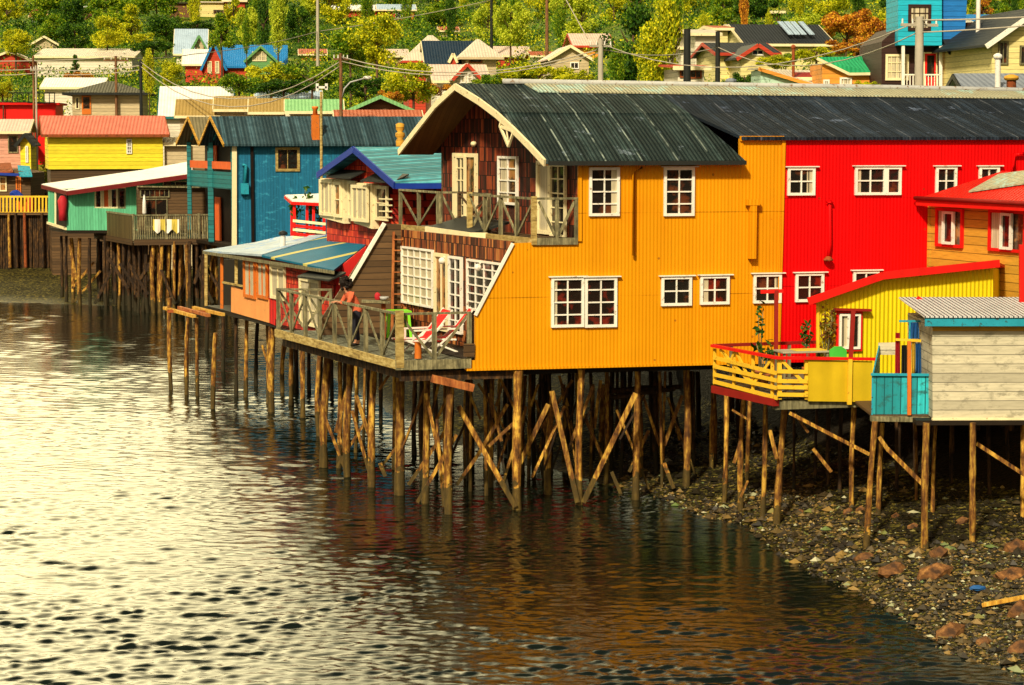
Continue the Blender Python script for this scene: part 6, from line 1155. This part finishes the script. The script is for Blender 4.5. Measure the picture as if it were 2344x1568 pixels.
tag(sb, 'dense yellow green undergrowth covering the hillside between the houses', 'undergrowth', None, 'stuff')
# ---------------------------------------------------------------- things on the terrace
M['skin'] = paint('skin', (.42, .20, .11), .05, .5); M['sweater'] = paint('coral_sweater', (.62, .13, .06), .2, .9); M['trousers'] = paint('dark_trousers', (.02, .02, .03), .2, .9); M['hair'] = paint('black_hair', (.012, .008, .006), .3, .6)
M['canvas'] = paint('red_canvas', (.78, .012, .012), .15, .8); M['green_bright'] = paint('bright_green_plastic', (.22, .68, .03), .08, .4)
def skin_mesh(name, par, chains, mat, sub=2):
    """chains: lists of (point, radius); the first point of later chains is joined to the nearest earlier joint"""
    vs, rs_, es = [], [], []
    for ch in chains:
        prev = None
        for k, (p, r) in enumerate(ch):
            if k == 0 and vs:
                j = min(range(len(vs)), key=lambda i: (Vector(vs[i])-Vector(p)).length)
                if (Vector(vs[j])-Vector(p)).length < .002: prev = j; continue
            vs.append(tuple(p)); rs_.append(r); i = len(vs)-1
            if prev is not None: es.append((prev, i))
            prev = i
    off = Vector(par['_o']); me = bpy.data.meshes.new(name); me.from_pydata([tuple(Vector(v)-off) for v in vs], es, []); me.materials.append(M[mat])
    o = bpy.data.objects.new(name, me); C.objects.link(o); o.parent = par
    sk = o.modifiers.new('skin', 'SKIN'); sk.use_smooth_shade = True
    if not me.skin_vertices: me.skin_vertices.new() if hasattr(me.skin_vertices, 'new') else None
    for d, r in zip(me.skin_vertices[0].data, rs_): d.radius = (r, r); d.use_root = False
    me.skin_vertices[0].data[0].use_root = True
    sb_ = o.modifiers.new('sub', 'SUBSURF'); sb_.levels = sub; sb_.render_levels = sub
    bpy.context.view_layer.update(); dg = bpy.context.evaluated_depsgraph_get(); nm = bpy.data.meshes.new_from_object(o.evaluated_get(dg)); o.modifiers.clear(); o.data = nm; nm.name = name
    if not nm.materials: nm.materials.append(M[mat])
    o['_o'] = tuple(off); return o
pf = Vector((-3.93, 53.6, Z_DECK)); per = thing('person', 'woman in a coral sweater with curly black hair leaning on the terrace railing', 'person', pf)
f, l = -U, -G; K_ = .96
def J(a, b, z): return pf+(f*a+l*b+ZV*z)*K_
pel, sp, ch, nk, hd = J(-.12, 0, .93), J(-.06, 0, 1.08), J(.06, 0, 1.27), J(.15, 0, 1.42), J(.20, 0, 1.50)
def arm(s): return [(ch, .1), (J(.08, .15*s, 1.33), .06), (J(.16, .24*s, 1.14), .042), (J(.24, .20*s, 1.08), .034), (J(.36, .10*s, 1.13), .026), (J(.42, .07*s, 1.135), .03)]
def leg(s): return [(pel, .095), (J(-.11, .09*s, .86), .075), (J(-.06, .10*s, .48), .056), (J(-.12, .10*s, .10), .036), (J(-.10, .10*s, .045), .036), (J(.06, .11*s, .03), .03)]
body = [[(pel, .095), (sp, .09), (ch, .11), (nk, .048), (hd, .06), (J(.24, 0, 1.60), .085)], arm(1), arm(-1), leg(1), leg(-1)]
for s in (1, -1):
    for q, (dx, ln) in enumerate(((-.025, .07), (-.009, .08), (.008, .078), (.024, .062))):
        body.append([(J(.42, .07*s, 1.135), .03), (J(.455, .07*s+dx, 1.14), .0095), (J(.455+ln*.6, .07*s+dx*1.2, 1.128), .0085), (J(.455+ln, .07*s+dx*1.3, 1.108), .0075)])
    body.append([(J(.42, .07*s, 1.135), .03), (J(.43, (.07-.035)*s, 1.12), .010), (J(.46, (.07-.05)*s, 1.11), .008)])
skin_mesh('body', per, body, 'skin')
m = MB(); hc = J(.245, 0, 1.60); rnd = random.Random(2)
m.blob(J(.33, 0, 1.585), (.022, .018, .025), 0, .02, 1); tag(m.build('nose', M['skin'], per), None, None)
m = MB(); m.blob(J(.22, 0, 1.625), (.115, .115, .12), 0, .08, 2)
for i in range(95):
    a = rnd.random()*6.28; e = rnd.uniform(-1.2, 1.5); d = f*math.cos(a)*math.cos(e)+l*math.sin(a)*math.cos(e)+ZV*math.sin(e)
    if d.dot(f) > .45 and d.z < .5: continue
    m.blob(J(.18, 0, 1.60)+Vector(d)*rnd.uniform(.11, .16), (.05, .05, .05), 0, .2, 1)
m.build('hair', M['hair'], per)
def up_(c, k): return [(p, r*k) for p, r in c]
sw_ = [[(J(-.115, 0, .82), .15), (pel, .145), (sp, .13), (ch, .142), (lerp(ch, nk, .7), .062)], up_(arm(1)[:5], 1.32), up_(arm(-1)[:5], 1.32)]
sw_[1][0] = (ch, .142); sw_[2][0] = (ch, .142); skin_mesh('sweater', per, sw_, 'sweater')
skin_mesh('trousers', per, [[(J(-.115, 0, .96), .12), (J(-.115, 0, .88), .13), (J(-.11, .09, .80), .098), (J(-.06, .10, .48), .070), (J(-.12, .10, .12), .05)], [(J(-.115, 0, .88), .125), (J(-.11, -.09, .80), .098), (J(-.06, -.10, .48), .070), (J(-.12, -.10, .12), .05)]], 'trousers')
for s in (1, -1): m = MB(); m.blob(J(-.03, .105*s, .035), (.13, .05, .04), 0, .02, 2, axes=(f*.125*K_, l*.045*K_, ZV*.038*K_)); m.build('shoe', M['black'], per)
def lounger(label, p, ang):
    t = thing('deck_chair', label, 'deck chair', p, 'red deck chairs on the terrace'); a = Vector((math.cos(ang), math.sin(ang), 0)); b = Vector((-a.y, a.x, 0)); w_ = .31
    def Q(x, y, z): return p+a*x+b*y+ZV*z
    m = MB(); sl_ = [(-.62, .30), (-.15, .24), (.12, .34), (.62, .98)]
    for (x0, z0), (x1, z1) in zip(sl_[:-1], sl_[1:]): m.prism([Q(x0, -w_, z0), Q(x1, -w_, z1), Q(x1, w_, z1), Q(x0, w_, z0)], ZV*.02)
    m.build('canvas', M['canvas'], t)
    for s in (-1, 1):
        y = s*(w_+.025)
        for nm, u0, u1 in (('back_rail', (.05, .28), (.66, 1.02)), ('seat_rail', (-.66, .32), (.25, .30)), ('leg', (-.5, .32), (.28, 0)), ('leg', (.42, .68), (-.36, 0)), ('armrest', (-.35, .55), (.34, .56)), ('arm_support', (-.32, .31), (-.32, .54))):
            m = MB(); m.beam(Q(u0[0], y+(.02*s if nm == 'leg' else 0), u0[1]), Q(u1[0], y+(.02*s if nm == 'leg' else 0), u1[1]), .03, .04, side=b); m.build(nm, M['white'], t)
lounger('red and white folding deck chair nearer the terrace corner', Vector((-2.15, 52.0, Z_DECK)), .35); lounger('red and white folding deck chair nearer the orange wall', Vector((-1.62, 52.35, Z_DECK)), .12)
p = Vector((-2.95, 55.9, Z_DECK)); t = thing('green_stool_table', 'bright green plastic table by the terrace windows', 'table', p); m = MB(); m.box(p+ZV*.66, U*.32, NI*.32, ZV*.025); m.build('tabletop', M['green_bright'], t)
for i in (-1, 1):
    for j in (-1, 1): m = MB(); m.beam(p+U*.3*i+NI*.3*j, p+U*.25*i+NI*.25*j+ZV*.64, .07, .05); m.build('leg', M['green_bright'], t)
p = Vector(((877-CX)/FP*55.2, 55.2, Z_DECK)); t = thing('standing_table', 'high plank table on a rusty post behind the woman', 'table', p); m = MB(); m.beam(p, p+ZV*.92, .11, .11); m.build('post', M['rust'], t); m = MB(); m.beam(p+Vector((-.55, -.05, .98)), p+Vector((.16, 0, .95)), .4, .05); m.build('tabletop', M['rail'], t)
m = MB(); q = p+Vector((.02, 0, 1.0)); m.lathe(q, [(.03, 0), (.1, .02), (.12, .09), (.1, .09)], 12); tag(m.build('bowl', M['metal']), 'small metal bowl on the high plank table', 'bowl')
p = atY(957, 820, 50.55); p.z = Z_DECK; m = MB(); m.tube(p, p+ZV*.38, .085, .08, 12, rings=3, jit=.05); tag(m.build('wooden_bollard', M['orange_paint']), 'short orange wooden bollard at the terrace corner', 'bollard')
for x, y, Yq, lb in ((938, 636, 56.5, 'red float hanging on the dark wing wall right of the ladder'),):
    pass
q = W2.px(864, 679, .08); m = MB(); m.blob(q, (.08, .05, .12), 0, .05, 2); tag(m.build('red_ornament', M['red_cloth']), 'small red ornament fixed on the dark boarded wing wall', 'ornament')
# ---------------------------------------------------------------- beach stones
t = NT('pebbles'); g = t.n('NewGeometry'); c = t.ramp(g.outputs['Random Per Island'], [(0, (.006, .004, .002)), (.45, (.03, .021, .007)), (.75, (.10, .065, .018)), (.90, (.28, .17, .04)), (.95, (.09, .14, .03)), (1, (.50, .46, .30))]); M['pebble'] = t.done(c, .6)
M['pebble_shade'] = paint('shade_dark_pebbles', (.018, .014, .007), .6, .5)  # pebbles under the houses, the shade there painted into their colour
M['rock'] = wood('orange_brown_rock', (.04, .018, .007), (.19, .08, .022), (.45, .22, .06), 3, st=(1, 1, 1.5))
rnd = random.Random(4); m = MB(); OV = [(1, 0, 0), (-1, 0, 0), (0, 1, 0), (0, -1, 0), (0, 0, 1), (0, 0, -1)]; OF_ = [(0, 2, 4), (2, 1, 4), (1, 3, 4), (3, 0, 4), (2, 0, 5), (1, 2, 5), (3, 1, 5), (0, 3, 5)]; cnt = 0
for _ in range(160000):
    Y = rnd.uniform(33, 60); x = rnd.uniform(.05, .36)*Y; gz = ground(x, Y)
    if gz < -.05 or gz > 1.1: continue
    mi_ = 1 if gz > .34+.25*math.sin(x*1.1) and Y > 43.5 and rnd.random() < .85 else 0
    if mi_ and rnd.random() < .4: continue
    r = rnd.choice((.02, .02, .025, .03, .03, .04, .055, .11 if rnd.random() < .35 else .03))*rnd.uniform(.7, 1.3); a = rnd.random()*6.28; ca, sa = math.cos(a), math.sin(a); kx, ky, kz = rnd.uniform(.8, 1.5), rnd.uniform(.6, 1.1), rnd.uniform(.35, .8)
    m.add([(x+(vx*kx*ca-vy*ky*sa)*r*rnd.uniform(.75, 1.2), Y+(vx*kx*sa+vy*ky*ca)*r*rnd.uniform(.75, 1.2), gz+vz*kz*r+.2*r) for vx, vy, vz in OV], OF_, mi_); cnt += 1
    if cnt > 29000: break
tag(m.build('pebbles', [M['pebble'], M['pebble_shade']]), 'yellowish and dark pebbles strewn over the beach under the stilts', 'pebbles', None, 'stuff')
RK = [(2045, 1318, 74, 30, 'long orange boulder left of the other two in the middle of the beach'), (2140, 1330, 86, 40, 'big angular orange boulder right of the long one'), (2148, 1282, 58, 32, 'pointed brown boulder behind the big angular one'), (1978, 1288, 58, 22, 'flat orange rock at the left of the beach rocks'), (2170, 1470, 84, 44, 'rounded brown boulder at the lower edge of the beach'), (2325, 1268, 74, 34, 'rock heap at the right edge behind the plank'), (2312, 1330, 80, 30, 'low orange rock behind the driftwood plank'), (2330, 1420, 66, 44, 'orange boulder at the right edge below the plank'), (2252, 1490, 44, 34, 'small dark rock right of the rounded boulder'), (2335, 1505, 60, 40, 'reddish rock at the lower right corner of the beach'),
    (2050, 1190, 26, 16, 'small orange rock between the stilts of the turquoise balcony'), (2090, 1215, 30, 18, 'small brown rock behind the balcony stilts'), (1940, 1180, 22, 18, 'small upright rock under the yellow deck right side'), (1970, 1175, 26, 16, 'pale small rock right of the upright one'), (2200, 1205, 34, 22, 'orange rock left of the shed stilt'), (1830, 1180, 20, 14, 'little rock at the foot of the yellow deck stilts')]
for i, (x, y, w_, h_, lb) in enumerate(RK):
    Y = HC*FP/(y-YH)
    for _ in range(30): p = atY(x, y, Y); Y = .5*Y+.5*(HC-max(0, ground(p.x, Y)))*FP/(y-YH)
    p = atY(x, y, Y); rw, rh = w_/FP*Y/2, h_/FP*Y/2; a = random.uniform(-.5, .5); m = MB(); random.seed(40+i)
    m.blob(p+ZV*rh*.8, (rw, rw*.8, rh*1.2), 0, .2, 1 if i % 3 else 2, axes=(Vector((math.cos(a), math.sin(a), .1))*rw, Vector((-math.sin(a), math.cos(a), 0))*rw*.7, Vector((.15, 0, 1))*rh*1.3)); tag(m.build('boulder', M['rock']), lb, 'rock', 'rocks on the beach')
a = atZ(2252, 1384, .32); b = atZ(2420, 1352, .75); m = MB(); m.beam(a, b, .16, .07); tag(m.build('driftwood_plank', M['plank_y']), 'bright ochre plank lying across the rocks at the right edge', 'plank')
for x, y, mt, lb, r in ((2240, 1352, 'blue_cloth', 'bright blue litter between the shed stilts', .1), (1874, 1358, 'roof_white', None, 0)):
    if not lb: continue
    if mt == 'blue_cloth': x, y = 2239, 1352
    p = atZ(x if mt != 'blue_cloth' else 2240, y, .35 if mt == 'blue_cloth' else .05)
    if mt == 'blue_cloth': p = atZ(2240, 1350, .4)
    m = MB(); m.blob(p+ZV*.03, (r*1.6, r*.7, r*.5), 0, .25, 2); tag(m.build('litter', M[mt]), lb, 'litter')
for o in bpy.data.objects:
    if '_o' in o.keys(): del o['_o']
